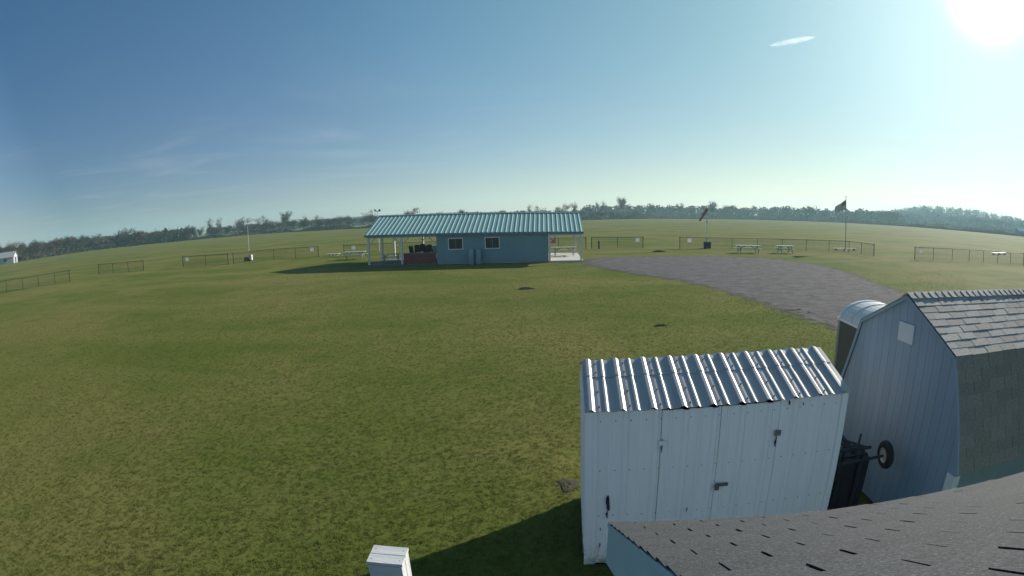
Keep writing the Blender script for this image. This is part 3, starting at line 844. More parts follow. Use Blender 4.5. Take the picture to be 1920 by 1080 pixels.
flag = link('flag', fme); flag.location = (37.7, 48.4, 0)
tag(flag, 'striped flag with a starred canton hanging from the flagpole', 'flag')
md = flag.modifiers.new('cloth', 'SOLIDIFY'); md.thickness = .006

t = thing('weather_mast', 'slender white mast with a small white box at its foot, beside the left fence', 'mast', (-31.1, 54.6, 0))
MB().tube((0, 0, 0), (0, 0, 4.1), .04, .03, 10).build('pole', M_ALU2, t)
MB().tube((0, 0, 4.1), (0, 0, 4.5), .016, n=6).build('tip_rod', M_ALU, t)
MB().box((.0, 0, 4.16), (.34, .04, .04)).build('cross_arm', M_ALU, t)
MB().box((.02, -.2, .12), (1.0, .6, .24)).build('base_block', M_FRAME, t)
MB().box((.42, -.36, .40), (.34, .3, .62)).build('equipment_box', M_POLE, t)
MB().box((-.22, -.28, .30), (.55, .4, .3)).build('dark_case', M_BLACK, t)

t = thing('speaker_pole', 'slim pole with two dark horn heads showing above the left end of the pavilion roof', 'pole', (-16.2, 60.8, 0))
MB().tube((0, 0, 0), (0, 0, 5.0), .05, .04).build('pole', M_POLE, t)
MB().bar((-.3, 0, 4.85), (.3, 0, 4.95), .06).build('cross_arm', M_BLACK, t)
for s in (-1, 1):
    MB().ring((s * .12, -.02, 5.0 - .02 * s), (s * .7, -.7, .1), [(.04, 0), (.06, .08), (.15, .26), (.14, .26), (.04, .07)], 12).build('horn', M_BLACK, t)

t = thing('bollard', 'short dark post standing before the fence right of the pavilion', 'post', (9.5, 54.0, 0))
MB().tube((0, 0, 0), (0, 0, .78), .09, .085, 10).build('shaft', M_BLACK, t)
MB().ring((0, 0, .78), (0, 0, 1), [(.11, 0), (.11, .05), (.06, .11), (0, .12)], 10).build('cap', M_BLACK, t)

def soil(name, x, y, rx_, ry_, h, seed):
    r = np.random.default_rng(seed); mb = MB(); n, rg = 22, 5
    mb.v.append((x, y, h))
    for i in range(1, rg + 1):
        for k in range(n):
            a = 2 * math.pi * k / n; q = i / rg
            j = 1 + .18 * math.sin(3 * a + seed) + .12 * r.uniform(-1, 1)
            z = h * (1 - q * q) * r.uniform(.6, 1.2) + .008 if i < rg else -.01
            mb.v.append((x + rx_ * q * j * math.cos(a), y + ry_ * q * j * math.sin(a), z))
    for k in range(n): mb.f.append((0, 1 + k, 1 + (k + 1) % n))
    for i in range(rg - 1):
        for k in range(n):
            p = 1 + i * n
            mb.f.append((p + k, p + n + k, p + n + (k + 1) % n, p + (k + 1) % n))
    tag(mb.build(name, M_SOIL), kind='stuff')
soil('bare_soil', .74, 6.45, .16, .22, .015, 1)
soil('bare_soil', .7, 25.9, .45, .25, .09, 2)
soil('bare_soil', 5.1, 16.5, .30, .16, .05, 3)
soil('bare_soil', 14.7, 48.6, .7, .3, .14, 4)

# ------------------------------------------------------------------ white metal shed (near)
SRZ = math.atan2(-.101, .995)
shed = thing('metal_shed', 'white ribbed metal shed with a galvanised roof in front of the gambrel shed', 'shed', (.735, 4.555, 0), SRZ, ry=R(-1.35))
SW, SD, SE, SRG = 2.86, 1.56, 1.95, 2.235
def wall_profile(x0, x1):
    xs = [x0]; ys = [0.0]
    k = 0
    while True:
        c = .085 + k * .1525; big = k % 2 == 0
        k += 1
        wb, wtp, h = (.080, .032, .028) if big else (.045, .02, .008)
        if c + wb / 2 > x1 - .004: break
        if c - wb / 2 < x0 + .004: continue
        xs += [c - wb / 2, c - wtp / 2, c + wtp / 2, c + wb / 2]; ys += [0, -h, -h, 0]
    xs.append(x1); ys.append(0)
    return xs, ys
def wall_sheet(name, x0, x1, z0, z1, parent, yoff=0.0, m=M_WHITE):
    xs, ys = wall_profile(x0, x1)
    prof = [(x, y + yoff, z0) for x, y in zip(xs, ys)]
    return MB().strip(prof, (0, 0, z1 - z0), .012).build(name, m, parent)
wall_sheet('wall_sheet', .0, .752, .05, SE, shed)
dl = wall_sheet('door', .758, 1.372, .05, SE - .02, shed, -.004)
d2 = wall_sheet('door', 1.378, 2.036, .05, SE - .02, shed, -.003)
wall_sheet('wall_sheet', 2.042, SW, .05, SE, shed)
# dark gap behind the door joints
MB().box((1.43, .03, 1.0), (1.40, .02, 1.86)).build('door_backing', M_DARK, shed)
for x in (0.0, SW):
    s = 1 if x == 0 else -1
    MB().prism([(x, .004, .05), (x, SD, .05), (x, SD, SE - .02), (x, SD / 2, SRG - .03), (x, .004, SE - .02)], (s * .012, 0, 0)).build('end_wall', M_WHITE, shed)
    for k in range(1, 8):
        MB().box((x - s * .009, k * .19, (SE + .05) / 2), (.018, .05, SE - .1)).build('end_rib', M_WHITE, shed)
    MB().box((x - s * .004 + s * .03, -.014, 1.0), (.075, .02, 1.9)).build('corner_trim', M_WHITE, shed)
MB().box((SW / 2, SD, 1.0), (SW - .04, .012, 1.9)).build('back_wall', M_WHITE, shed)
MB().box((SW / 2, SD / 2, .03), (SW - .06, SD - .06, .05)).build('floor', M_DARK, shed)
# hasp, hinges, chips of paint
hp = MB().box((1.455, -.034, 1.03), (.13, .012, .035)).build('hasp', M_STEEL, shed)
MB().box((1.395, -.045, 1.005), (.045, .022, .055)).build('padlock', M_STEEL, hp)
MB().ring((1.395, -.045, 1.04), (0, 1, 0), [(.016, -.004), (.024, -.004), (.024, .004), (.016, .004), (.016, -.004)], 10).build('shackle', M_STEEL, hp)
for z in (1.58, .42):
    MB().box((2.03, -.028, z), (.075, .01, .06)).build('hinge', M_STEEL, shed)
    MB().box((.765, -.028, z), (.075, .008, .05)).build('hinge', M_WHITE, shed)
def chip(x, z, w, h, seed):
    r = random.Random(seed); n = 9; L, Rr = [], []
    for k in range(n):
        q = k / (n - 1); c = .10 * w * math.sin(5 * q + seed)
        ww = w * (.35 + .65 * math.sin(math.pi * min(.97, max(.06, q)))) * r.uniform(.5, 1.1) / 2
        L.append((x + c - ww, -.0245, z + h * (q - .5))); Rr.append((x + c + ww, -.0245, z + h * (q - .5)))
    MB().prism(L + Rr[::-1], (0, .0015, 0)).build('paint_chip', M_CHIP, shed)
chip(.232, .89, .05, .20, 1); chip(.225, .745, .026, .09, 2); chip(2.02, 1.48, .03, .12, 3); chip(1.09, .74, .016, .06, 4)
chip(.765, 1.55, .012, .16, 5); chip(2.13, 1.91, .03, .05, 6); chip(2.3, 1.88, .02, .03, 7); chip(1.0, 1.6, .015, .03, 8); chip(.16, .55, .014, .04, 9); chip(.16, .33, .014, .07, 10)
ws = MB()
for z in (.18, .72, 1.28, 1.84):
    for k in range(19):
        x = .085 + k * .1525 + .055
        if x < SW - .03: ws.tube((x, .001, z), (x, -.006, z), .006, .005, 6)
tag(ws.build('wall_screws', M_SCREW, shed), kind='stuff')
# roof sheets with tall ribs and small ribs between
def roof_prof(x0, x1, lift=0.0):
    """closed list of (x, height) across the roof: tall ribs every 305 mm, small ones between, pans slightly bowed"""
    P = [(x0, 0.0)]
    k = -1
    while True:
        c = .045 + k * .1525 + .1525; big = (k + 1) % 2 == 0
        k += 1
        wb, wtp, h = (.085, .030, .022) if big else (.048, .018, .012)
        if c + wb / 2 > x1 - .002: break
        if c - wb / 2 < x0 + .002: continue
        P += [(c - wb / 2, 0.0), (c - wtp / 2, h), (c + wtp / 2, h), (c + wb / 2, 0.0)]
        pan0, pan1 = c + wb / 2, c + .1525 - .032
        if pan1 < x1 - .01: P += [(pan0 * .55 + pan1 * .45, .0035 if big else -.0045)]
    P.append((x1, 0.0))
    return [(x, z + lift) for x, z in P]
def roof_sheet(name, x0, x1, s0, s1, side, lift, m):
    """s = distance fraction from eave (0) to ridge (1)"""
    P = roof_prof(x0, x1, lift)
    def pt(x, z, s):
        y = -.05 + (SD / 2 + .05) * s if side == 0 else SD + .05 - (SD / 2 + .05) * s
        return (x, y, SE + .012 + (SRG - SE - .012) * s + z)
    V = []; n = len(P)
    for lev in (0, -.003):
        for s in (s0, s1):
            V += [pt(x, z + lev, s) for x, z in P]
    F = []
    for i in range(n - 1):
        F += [(i, i + 1, n + i + 1, n + i), (2 * n + i + 1, 2 * n + i, 3 * n + i, 3 * n + i + 1), (i + 1, i, 2 * n + i, 2 * n + i + 1), (n + i, n + i + 1, 3 * n + i + 1, 3 * n + i)]
    F += [(0, n, 3 * n, 2 * n), (n - 1, 3 * n - 1, 4 * n - 1, 2 * n - 1)]
    return MB().add(V, F).build(name, m, shed)
cuts = [-.015, .900, 1.815, SW + .035]
for side in (0, 1):
    for a, b in zip(cuts[:-1], cuts[1:]):
        roof_sheet('roof_sheet', a, b - .002, 0, .985, side, 0, M_GALV)
        roof_sheet('ridge_sheet', a, b - .002, .64, 1.0, side, .006, M_GALV)
sc = MB()
for s in (.08, .35, .72, .9):
    for k in range(10):
        x = .045 + .305 * k + .085
        if x > SW: continue
        y = -.05 + (SD / 2 + .05) * s
        sc.tube((x, y, SE + .012 + (SRG - SE) * s), (x, y, SE + .024 + (SRG - SE) * s), .009, .006, 6)
tag(sc.build('roof_screws', M_SCREW, shed), kind='stuff')

# ------------------------------------------------------------------ gambrel shed
GRZ = math.atan2(-.078, .997)
gs = thing('gambrel_shed', 'grey blue barn style shed with weathered shingles on its gambrel roof', 'shed', (4.795, 4.718, 0), GRZ)
GL = 4.2
KY, EY, ZP, ZK, ZE = 1.009, 1.446, 2.955, 2.45, 1.246
def roof_z(y):
    y = abs(y)
    return ZP - (ZP - ZK) * y / KY if y < KY else ZK - (ZK - ZE) * (y - KY) / (EY - KY)
WY = 1.385
# gable boards, grooves between them
nb = 18; bw = 2 * WY / nb
for gx in (0.0, GL - .05):
    for k in range(nb):
        a = -WY + k * bw + .0025; b = a + bw - .005
        ys = [a] + [y for y in (-KY, 0, KY) if a < y < b] + [b]
        poly = [(gx, a, .12), (gx, b, .12)] + [(gx, y, max(.2, roof_z(y) - .045)) for y in reversed(ys)]
        MB().prism(poly, (.016, 0, 0)).build('siding_board', M_BLUEG, gs)
    poly = [(gx + .02, -WY, .12), (gx + .02, WY, .12)] + [(gx + .02, y, max(.2, roof_z(y) - .055)) for y in (WY, KY, 0, -KY, -WY)]
    MB().prism(poly, (.02, 0, 0)).build('gable_backing', M_BLUEG, gs)
for s in (-1, 1):
    MB().box((GL / 2, s * (WY - .012), .72), (GL - .1, .024, 1.2)).build('side_wall', mat('faded green side paint', (.22, .28, .27), .7, var=.1), gs)
    MB().box((-.006, s * (WY - .055), .66), (.018, .11, 1.08)).build('corner_trim', M_WHITEW, gs)
    MB().box((.04, s * (WY + .01), .66), (.11, .018, 1.08)).build('corner_trim', M_WHITEW, gs)
# louvre plate high in the gable
pl = MB().box((-.012, -.03, 2.49), (.02, .315, .235)).build('vent_plate', mat('pale vent plate', (.52, .57, .58), .5, var=.06), gs)
# roof decks and rake trims
def deck(y0, z0, y1, z1, name, m, th=.02, x0=-.02, x1=GL):
    d = Vector((0, y1 - y0, z1 - z0)).normalized(); n = Vector((0, -d.z, d.y))
    if n.z < 0: n = -n
    return MB().prism([Vector((x0, y0, z0)), Vector((x0, y1, z1)), Vector((x0, y1, z1)) - n * th, Vector((x0, y0, z0)) - n * th], (x1 - x0, 0, 0)).build(name, m, gs)
for s in (-1, 1):
    deck(0, ZP, s * KY, ZK, 'roof_deck', M_DARK); deck(s * KY, ZK, s * EY, ZE, 'roof_deck', M_DARK)
    MB().bar((-.03, 0, ZP - .03), (-.03, s * KY, ZK - .03), .022, .04).build('rake_trim', M_BLUEG, gs)
    MB().bar((-.03, s * KY, ZK - .03), (-.03, s * EY, ZE - .0), .022, .04).build('rake_trim', M_BLUEG, gs)
# shingle tabs, one part each (front slopes); the far slopes are not seen
def tab_mesh(w, l, th, seed, m, gap=.005):
    r = random.Random(seed); mb = MB()
    j = lambda a: r.uniform(-a, a)
    v = [(0.002, 0 + j(.003), 0), (w - gap, 0 + j(.003), 0), (w - gap, l, 0), (.002, l, 0)]
    lift = abs(j(.0025))
    top = [(x, y, th + (lift if y < l / 2 else -.002)) for x, y, _ in v]
    mb.add(v + top, [(3, 2, 1, 0), (4, 5, 6, 7), (0, 1, 5, 4), (1, 2, 6, 5), (2, 3, 7, 6), (3, 0, 4, 7)])
    return mb.mesh('shingle', m)
def lay(parent, origin, eu, ev, wid, length, exposure, tabw, meshes, name='shingle', start=0.0, skip=None, tilt=.06, skew=0.0):
    """lay tabs in courses from origin (eave corner); eu along eave, ev up the slope"""
    eu = Vector(eu).normalized(); ev = Vector(ev).normalized(); en = eu.cross(ev).normalized()
    if en.z < 0: en = -en
    rows = int(length / exposure + .5); out = []
    for rrow in range(rows):
        x = start + (-.5 * tabw if rrow % 2 else 0.0)
        while x < wid - .02:
            p = Vector(origin) + eu * x + ev * (rrow * exposure)
            x0 = x; x += tabw
            if skip and skip(rrow, x0): continue
            xl = skew * rrow * exposure
            if x0 + tabw < xl + .02: continue
            if x0 < xl - 1e-3:
                sx = (x0 + tabw - xl) / tabw
                p = Vector(origin) + eu * xl + ev * (rrow * exposure)
                if sx < .1: continue
            else: sx = min(1.0, (wid - x0) / tabw)
            me = random.choice(meshes)
            o = link(name, me, parent)
            ty = (ev - en * tilt).normalized(); tz = eu.cross(ty).normalized()
            if tz.dot(en) < 0: tz = -tz
            Mx = Matrix(((eu.x * sx, ty.x, tz.x, 0), (eu.y * sx, ty.y, tz.y, 0), (eu.z * sx, ty.z, tz.z, 0), (0, 0, 0, 1)))
            o.matrix_local = Matrix.Translation(p + en * (.006 + random.uniform(0, .002))) @ Mx
            out.append(o)
    return out
mt = [tab_mesh(.30, .165, .0025, s, M_SHINGT, .007) for s in range(6)]
mbn = [tab_mesh(.30, .165, .005, s + 20, M_SHINGB) for s in range(4)]
uv_ = Vector((0, KY, ZP - ZK)); lv = Vector((0, EY - KY, ZK - ZE))
lay(gs, (-.035, -KY - .015, ZK - .005), (1, 0, 0), uv_, GL + .03, uv_.length - .04, .128, .30, mt, tilt=.006)
lay(gs, (-.035, -EY - .004, ZE - .012), (1, 0, 0), lv, GL + .03, lv.length - .03, .142, .30, mbn, tilt=.02)
for s in (1,):
    deck(0, ZP + .012, KY + .01, ZK + .004, 'back_roof_cover', M_SHINGT, .01, -.035)
    deck(KY, ZK + .012, EY + .01, ZE, 'back_roof_cover', M_SHINGB, .01, -.035)
# ridge caps
cm = []
for s in range(3):
    a = .105; mb = MB(); r = random.Random(s)
    dz = a * (ZP - ZK) / KY
    for side in (-1, 1):
        mb.add([(0, 0, .014), (.16, 0, .003), (.16, side * a, .003 - dz), (0, side * (a + r.uniform(-.004, .004)), .012 - dz),
                (0, 0, .006), (.16, 0, -.003), (.16, side * a, -.003 - dz), (0, side * a, .005 - dz)],
               [(0, 1, 2, 3), (7, 6, 5, 4), (0, 3, 7, 4), (2, 6, 7, 3), (1, 5, 6, 2)])
    cm.append(mb.mesh('ridge_shingle', M_SHINGT))
k = 0
while -.035 + k * .128 < GL - .1:
    o = link('ridge_shingle', cm[k % 3], gs); o.location = (-.035 + k * .128, 0, ZP + .014); k += 1

# ------------------------------------------------------------------ pale roofed cabin behind the gambrel shed
cb = thing('portable_cabin', 'grey brown cabin with a pale arched roof, half hidden behind the gambrel shed', 'cabin', (5.83, 7.50, 0), R(-9))
CW, CL = 1.14, 1.14                       # local +x right, -y towards the camera
for (x0, y0, x1, y1) in ((0, 0, 0, -CL), (CW, 0, CW, -CL)):
    MB().box((x0, -CL / 2, 1.03), (.03, CL - .07, 1.98)).build('side_panel', M_TOILETW, cb)
for y in (0, -CL): MB().box((CW / 2, y, 1.03), (CW - .07, .03, 1.98)).build('end_panel', M_TOILETW, cb)
for x in (0, CW):
    for y in (0, -CL): MB().box((x, y, 1.03), (.065, .065, 2.0)).build('corner_post', mat('grey corner post', (.3, .3, .29), .5), cb)
    MB().box((x, -CL / 2, 2.055), (.075, CL + .10, .05)).build('eave_rim', M_WHITE, cb)
for y in (.03, -CL - .03): MB().box((CW / 2, y, 2.052), (CW - .08, .04, .05)).build('eave_rim', M_WHITE, cb)
ar = MB(); nseg = 14; pv = []
for k in range(nseg + 1):
    a = math.pi * k / nseg
    pv.append((CW / 2 - (CW / 2 + .015) * math.cos(a), .04, 2.075 + .30 * math.sin(a) ** .9))
ar.prism(pv, (0, -CL - .08, 0)); ar.build('arched_roof', M_TOILETR, cb)
for y in (-.08, -.45, -.8, -1.08):
    rb = MB()
    for k in range(nseg):
        a0_, a1_ = Vector(pv[k]), Vector(pv[k + 1])
        rb.bar((a0_.x, y, a0_.z + .004), (a1_.x, y, a1_.z + .004), .035, .016)
    rb.build('roof_rib', M_TOILETR, cb)
MB().box((CW / 2, -CL / 2, .02), (CW - .02, CL - .02, .06)).build('skid_base', M_BLACK, cb)

# ------------------------------------------------------------------ tipped cart between the sheds
ct = thing('tipped_cart', 'black two wheeled cart tipped on end between the white shed and the gambrel shed', 'cart', (4.36, 4.95, 0), R(-4))
# local x points to the gambrel wall, y away from camera
MB().box((-.30, -.40, .52), (.62, .07, .92)).build('tub_floor', M_CARTB, ct)
for x in (-.59, -.01): MB().box((x, -.22, .50), (.05, .28, .88)).build('tub_side', M_CARTB, ct)
MB().box((-.30, -.22, .97), (.64, .29, .05)).build('tub_end', M_CARTB, ct)
MB().box((-.30, -.22, .05), (.64, .29, .06)).build('tub_end', M_CARTB, ct)
MB().tube((-.62, -.58, 1.03), (.10, -.58, 1.05), .02).build('axle', M_FRAME, ct)
for x in (-.45, -.15): MB().bar((x, -.46, .15), (x - .02, -.48, 1.16), .045).build('frame_rail', M_FRAME, ct)
MB().tube((-.55, -.47, 1.16), (-.05, -.47, 1.14), .022).build('frame_tube', M_FRAME, ct)
MB().tube((-.66, -.2, 1.34), (-.36, -.46, 1.15), .03).build('frame_tube', M_FRAME, ct)
MB().tube((-.52, -.3, 1.26), (-.10, -.48, 1.14), .018).build('frame_tube', M_FRAME, ct)
MB().tube((-.30, -.5, 1.06), (-.12, -.3, 1.25), .016).build('frame_tube', M_FRAME, ct)
MB().bar((-.30, -.45, 1.1), (-.34, .35, 1.28), .05).build('tow_bar', M_FRAME, ct)
def wheel(c, axis):
    wv_ = MB(); r, wdt = .178, .09
    prof = []
    for k in range(11):
        a = math.pi * (k / 10)
        prof.append((.115 + (r - .115) * math.sin(a) ** .6 if 0 < k < 10 else .098, -wdt / 2 * math.cos(a)))
    tyre = MB().ring(c, axis, prof + [(.098, -wdt / 2)], 32).build('tyre', M_RUBBER, ct, True)
    MB().ring(c, axis, [(.0, -.035), (.03, -.04), (.032, -.02), (.07, -.018), (.092, -.036), (.1, -.036), (.1, .036), (.07, .02), (.0, .02)], 28).build('rim', M_RIM, tyre)
    MB().ring(c, axis, [(0, -.062), (.018, -.06), (.02, -.035)], 12).build('hub_cap', M_STEEL, tyre)
wheel((.14, -.58, 1.06), (-.98, .12, -.05))
wheel((-.66, -.58, 1.03), (-.98, .12, .0))

# ------------------------------------------------------------------ shingled roof in the foreground
q = 1.36
FO = Vector((.3017 * q, 1.395 * q, 0)); FRZ = R(-9.64)
FE, FS = CAM_H - q, R(30.1)
pr = thing('porch', 'low grey shingled lean-to roof with pale blue fascia in the near right corner', 'porch', FO, FRZ)
FW, FLEN = 4.6, 1.85                      # eave length, run of the slope (horizontal)
fy = -math.cos(FS); fz = math.sin(FS)
def fpt(x, s, n=0.0):                     # s metres up the slope from the eave
    return Vector((x, fy * s + math.sin(FS) * n, FE + fz * s + math.cos(FS) * n))
SL = FLEN / math.cos(FS)
SK = .075                                 # the rake is not quite square to the eave
dk = MB(); dk.prism([fpt(0, 0), fpt(SK * SL, SL), fpt(FW, SL), fpt(FW, 0)], Vector((0, -math.sin(FS), -math.cos(FS))) * .03); dk.build('roof_deck', M_DARK, pr)
tabs = [tab_mesh(.305, .150, .003, s + 40, M_SHING, .016) for s in range(8)]
lay(pr, fpt(-.006, -.033), (1, 0, 0), (SK, fy, fz), FW + .01, SL + .03, .124, .305, tabs, start=-.186, tilt=.012)
# starter edge, fascia, rake board
MB().prism([fpt(-.010, .0, .002), fpt(-.010 + SK * SL, SL, .002), fpt(-.010 + SK * SL, SL, -.013), fpt(-.010, 0, -.013)], (.010, 0, 0)).build('drip_edge', M_FASC, pr)
MB().prism([fpt(-.006, .02, -.014), fpt(SK * SL - .006, SL, -.014), fpt(SK * SL - .006, SL, -.035) + Vector((0, 0, -.18)), fpt(-.006, .02, -.035) + Vector((0, 0, -.18))], (.03, 0, 0)).build('rake_board', M_FASC, pr)
MB().box((FW / 2 + .02, -.012 - .015, FE - .125), (FW - .05, .025, .18)).build('fascia', M_FASC, pr)
MB().prism([Vector((.034, -.06, FE - .215)), Vector((.034, -.32, FE - .215)), Vector((.034, -.32, FE - .20)), Vector((.034, -.06, FE - .20))], (FW - .08, 0, 0)).build('soffit', M_FASC, pr)
wl = MB().prism([(.36, -.35, 0), (.36, -FLEN - 1.9, 0), (.36, -FLEN - 1.9, FE - .1), (.36, -FLEN, FE + math.tan(FS) * FLEN - .12), (.36, -.35, FE + math.tan(FS) * .35 - .12)], (.1, 0, 0))
wl.build('end_wall', M_FASC, pr)
MB().box((FW / 2 + .3, -.37, FE / 2), (FW - .3, .08, FE - .06)).build('front_wall', M_FASC, pr)
bk = MB(); bk.prism([fpt(-.01, SL, .012), Vector((-.01, -FLEN - 2.3, FE + math.tan(FS) * FLEN - 1.5)), Vector((-.01, -FLEN - 2.3, FE + math.tan(FS) * FLEN - 1.53)), fpt(-.01, SL, -.02)], (FW, 0, 0))
bk.build('back_roof', M_SHING, pr)

# ------------------------------------------------------------------ boxed white post at the bottom edge
kz = 1.6; kk = CAM_H - kz
bx = thing('post_box', 'white boxed post of painted boards at the bottom edge of the lawn', 'post', (-.404 * kk, 1.245 * kk, 0), R(-2.5))
bwid, bdep = .108 * kk, .089 * kk
for i, (ya, yb) in enumerate(((-bdep / 2, -.004), (.004, bdep / 2))):
    MB().box((0, (ya + yb) / 2, kz - .012), (bwid + .012, yb - ya, .024)).build('cap_board', M_BOXS, bx)
MB().box((0, -bdep / 2 + .012, (kz - .03) / 2), (bwid, .022, kz - .03)).build('front_board', M_BOXS, bx)
MB().box((0, bdep / 2 - .012, (kz - .03) / 2), (bwid, .022, kz - .03)).build('back_board', M_BOXS, bx)
for s in (-1, 1):
    for ya, yb in ((-bdep / 2 + .026, -.008), (.002, bdep / 2 - .026)):
        MB().box((s * (bwid / 2 - .011), (ya + yb) / 2, (kz - .03) / 2), (.022, yb - ya, kz - .03)).build('side_board', M_BOXS, bx)

nl = MB()
for i in (-1, 1):
    for j in (-1, 1):
        nl.tube((i * bwid * .42, j * bdep * .3, kz), (i * bwid * .42, j * bdep * .3, kz + .0015), .004, n=6)
tag(nl.build('nails', M_SCREW, bx), kind='stuff')
# ------------------------------------------------------------------ trees
def branches(rs, H, spread, levels, mbt, start=.25, r0=.02, bias=.55):
    """recursive limbs; returns tip points"""
    tips = []
    def grow(p, d, L, r, lev):
        nseg = 3
        for k in range(nseg):
            d = (d + Vector((rs.uniform(-1, 1), rs.uniform(-1, 1), rs.uniform(-.3, .7))) * .16).normalized()
            q_ = p + d * (L / nseg); r2 = r * .82
            mbt.tube(p, q_, r, r2, 4 if lev < 2 else 3, cap=False)
            p, r = q_, r2
            if lev < levels and (lev > 0 or k > 0):
                for _ in range(rs.choice((1, 2, 2) if lev < 2 else (1, 2))):
                    az = rs.uniform(0, 2 * math.pi)
                    side = Vector((math.cos(az), math.sin(az), rs.uniform(.0, .5)))
                    nd = (d * (1 - spread) + side * spread).normalized()
                    grow(p, nd, L * rs.uniform(.5, .75), r * .6, lev + 1)
        tips.append((p, lev))
    grow(Vector((0, 0, 0)), Vector((0, 0, 1)), H * .58, H * r0, 0)
    return tips
def leaf_cards(rs, centers, n, rad, size, flat=1.0):
    V = []; F = []
    for i in range(n):
        c = rs.choice(centers)
        p = Vector(c) + Vector((rs.gauss(0, rad), rs.gauss(0, rad), rs.gauss(0, rad * flat)))
        a = Vector((rs.gauss(0, 1), rs.gauss(0, 1), rs.gauss(0, 1))).normalized()
        b = a.cross(Vector((rs.gauss(0, 1), rs.gauss(0, 1), rs.gauss(0, 1)))).normalized()
        s = size * rs.uniform(.5, 1.3)
        o = len(V)
        V += [p - a * s, p + b * s * .6, p + a * s, p - b * s * .6]; F.append((o, o + 1, o + 2, o + 3))
    return np.array([tuple(v) for v in V]), np.array(F)
PROTO = {}
def proto(kind, seed):
    rs = random.Random(seed); tb = MB()
    if kind == 'bare':
        tips = branches(rs, 10, .55, 4, tb, r0=.017)
        tw = MB()
        for p, lev in tips:
            for _ in range(4 if lev > 1 else 2):
                d = Vector((rs.gauss(0, 1), rs.gauss(0, 1), rs.gauss(.5, .8))).normalized()
                tw.tube(p, p + d * rs.uniform(.4, 1.1), .022, .008, 3, cap=False)
        cme = tw.mesh('crown', M_TWIG)
    else:
        leaf, n, rad, size = {'rust': (M_LEAFR, 1500, .55, .26), 'brown': (M_LEAFB, 1300, .6, .26), 'green': (M_LEAFG, 1900, .6, .28), 'olive': (M_LEAFY, 1300, .6, .26), 'cedar': (M_LEAFG, 1300, .28, .22)}[kind]
        if kind == 'cedar':
            tb.tube((0, 0, 0), (0, 0, 9.4), .2, .03, 6)
            cs = []
            for k in range(70):
                z = 1.0 + 8.6 * (k / 70) ** .9; rr = (10.2 - z) * .33 * rs.uniform(.45, 1.1); az = rs.uniform(0, 6.28)
                cs += [(rr * f * math.cos(az), rr * f * math.sin(az), z + .1 * f) for f in (.3, .6, .85, 1)]
                tb.tube((0, 0, z - .2), (rr * math.cos(az), rr * math.sin(az), z), .04, .015, 3, cap=False)
        else:
            tips = branches(rs, 10, .55, 3, tb, r0=.018)
            cs = [tuple(p) for p, lev in tips if lev > 0]
            rs.shuffle(cs); cs = cs[:int(len(cs) * .75)]
        V, F = leaf_cards(rs, cs, n, rad, size)
        cme = np_mesh('crown', V, F, leaf)
    tme = tb.mesh('trunk', M_BARK)
    cz = max(max(v.co.z for v in cme.vertices), max(v.co.z for v in tme.vertices))
    xs = [abs(v.co.x) for v in cme.vertices]; xs.sort(); cw = 2 * xs[int(len(xs) * .97)]
    return tme, cme, cz, cw
for kd, sds in (('bare', (1, 2, 3)), ('rust', (4, 5)), ('brown', (6, 7, 8)), ('green', (9, 10)), ('olive', (11, 12)), ('cedar', (13,))):
    PROTO[kd] = [proto(kd, s) for s in sds]
TREE_NAMES = {'bare': ('bare_tree', 'bare grey branched tree'), 'rust': ('autumn_tree', 'rust leaved autumn tree'), 'brown': ('brown_tree', 'dull brown leafed tree'),
              'green': ('dark_tree', 'dark green bushy tree'), 'olive': ('olive_tree', 'faded olive leafed tree'), 'cedar': ('cedar_tree', 'dark pointed evergreen')}
def tree(kind, x, y, h, wd, label=None):
    tme, cme, cz, cw = random.choice(PROTO[kind])
    nm, base = TREE_NAMES[kind]
    sz = h / cz; sw = min(max(wd / cw, sz * .65), sz * 1.7)
    az_ = math.degrees(math.atan2(x, y))
    place = ('far left belt above the standing alone fence' if az_ < -44 else 'left belt before the white mast' if az_ < -30 else 'belt between white mast and pavilion' if az_ < -16
             else 'belt behind the pavilion roof' if az_ < 8.3 else 'belt right of the pavilion')
    o = thing(nm, label or (base + ' in the ' + place), 'tree', (x, y, 0), random.uniform(0, 6.28), 'trees of the far belt')
    for n_, me in (('trunk', tme), ('crown', cme)):
        c = link(n_, me, o); c.scale = (sw, sw, sz)
    return o
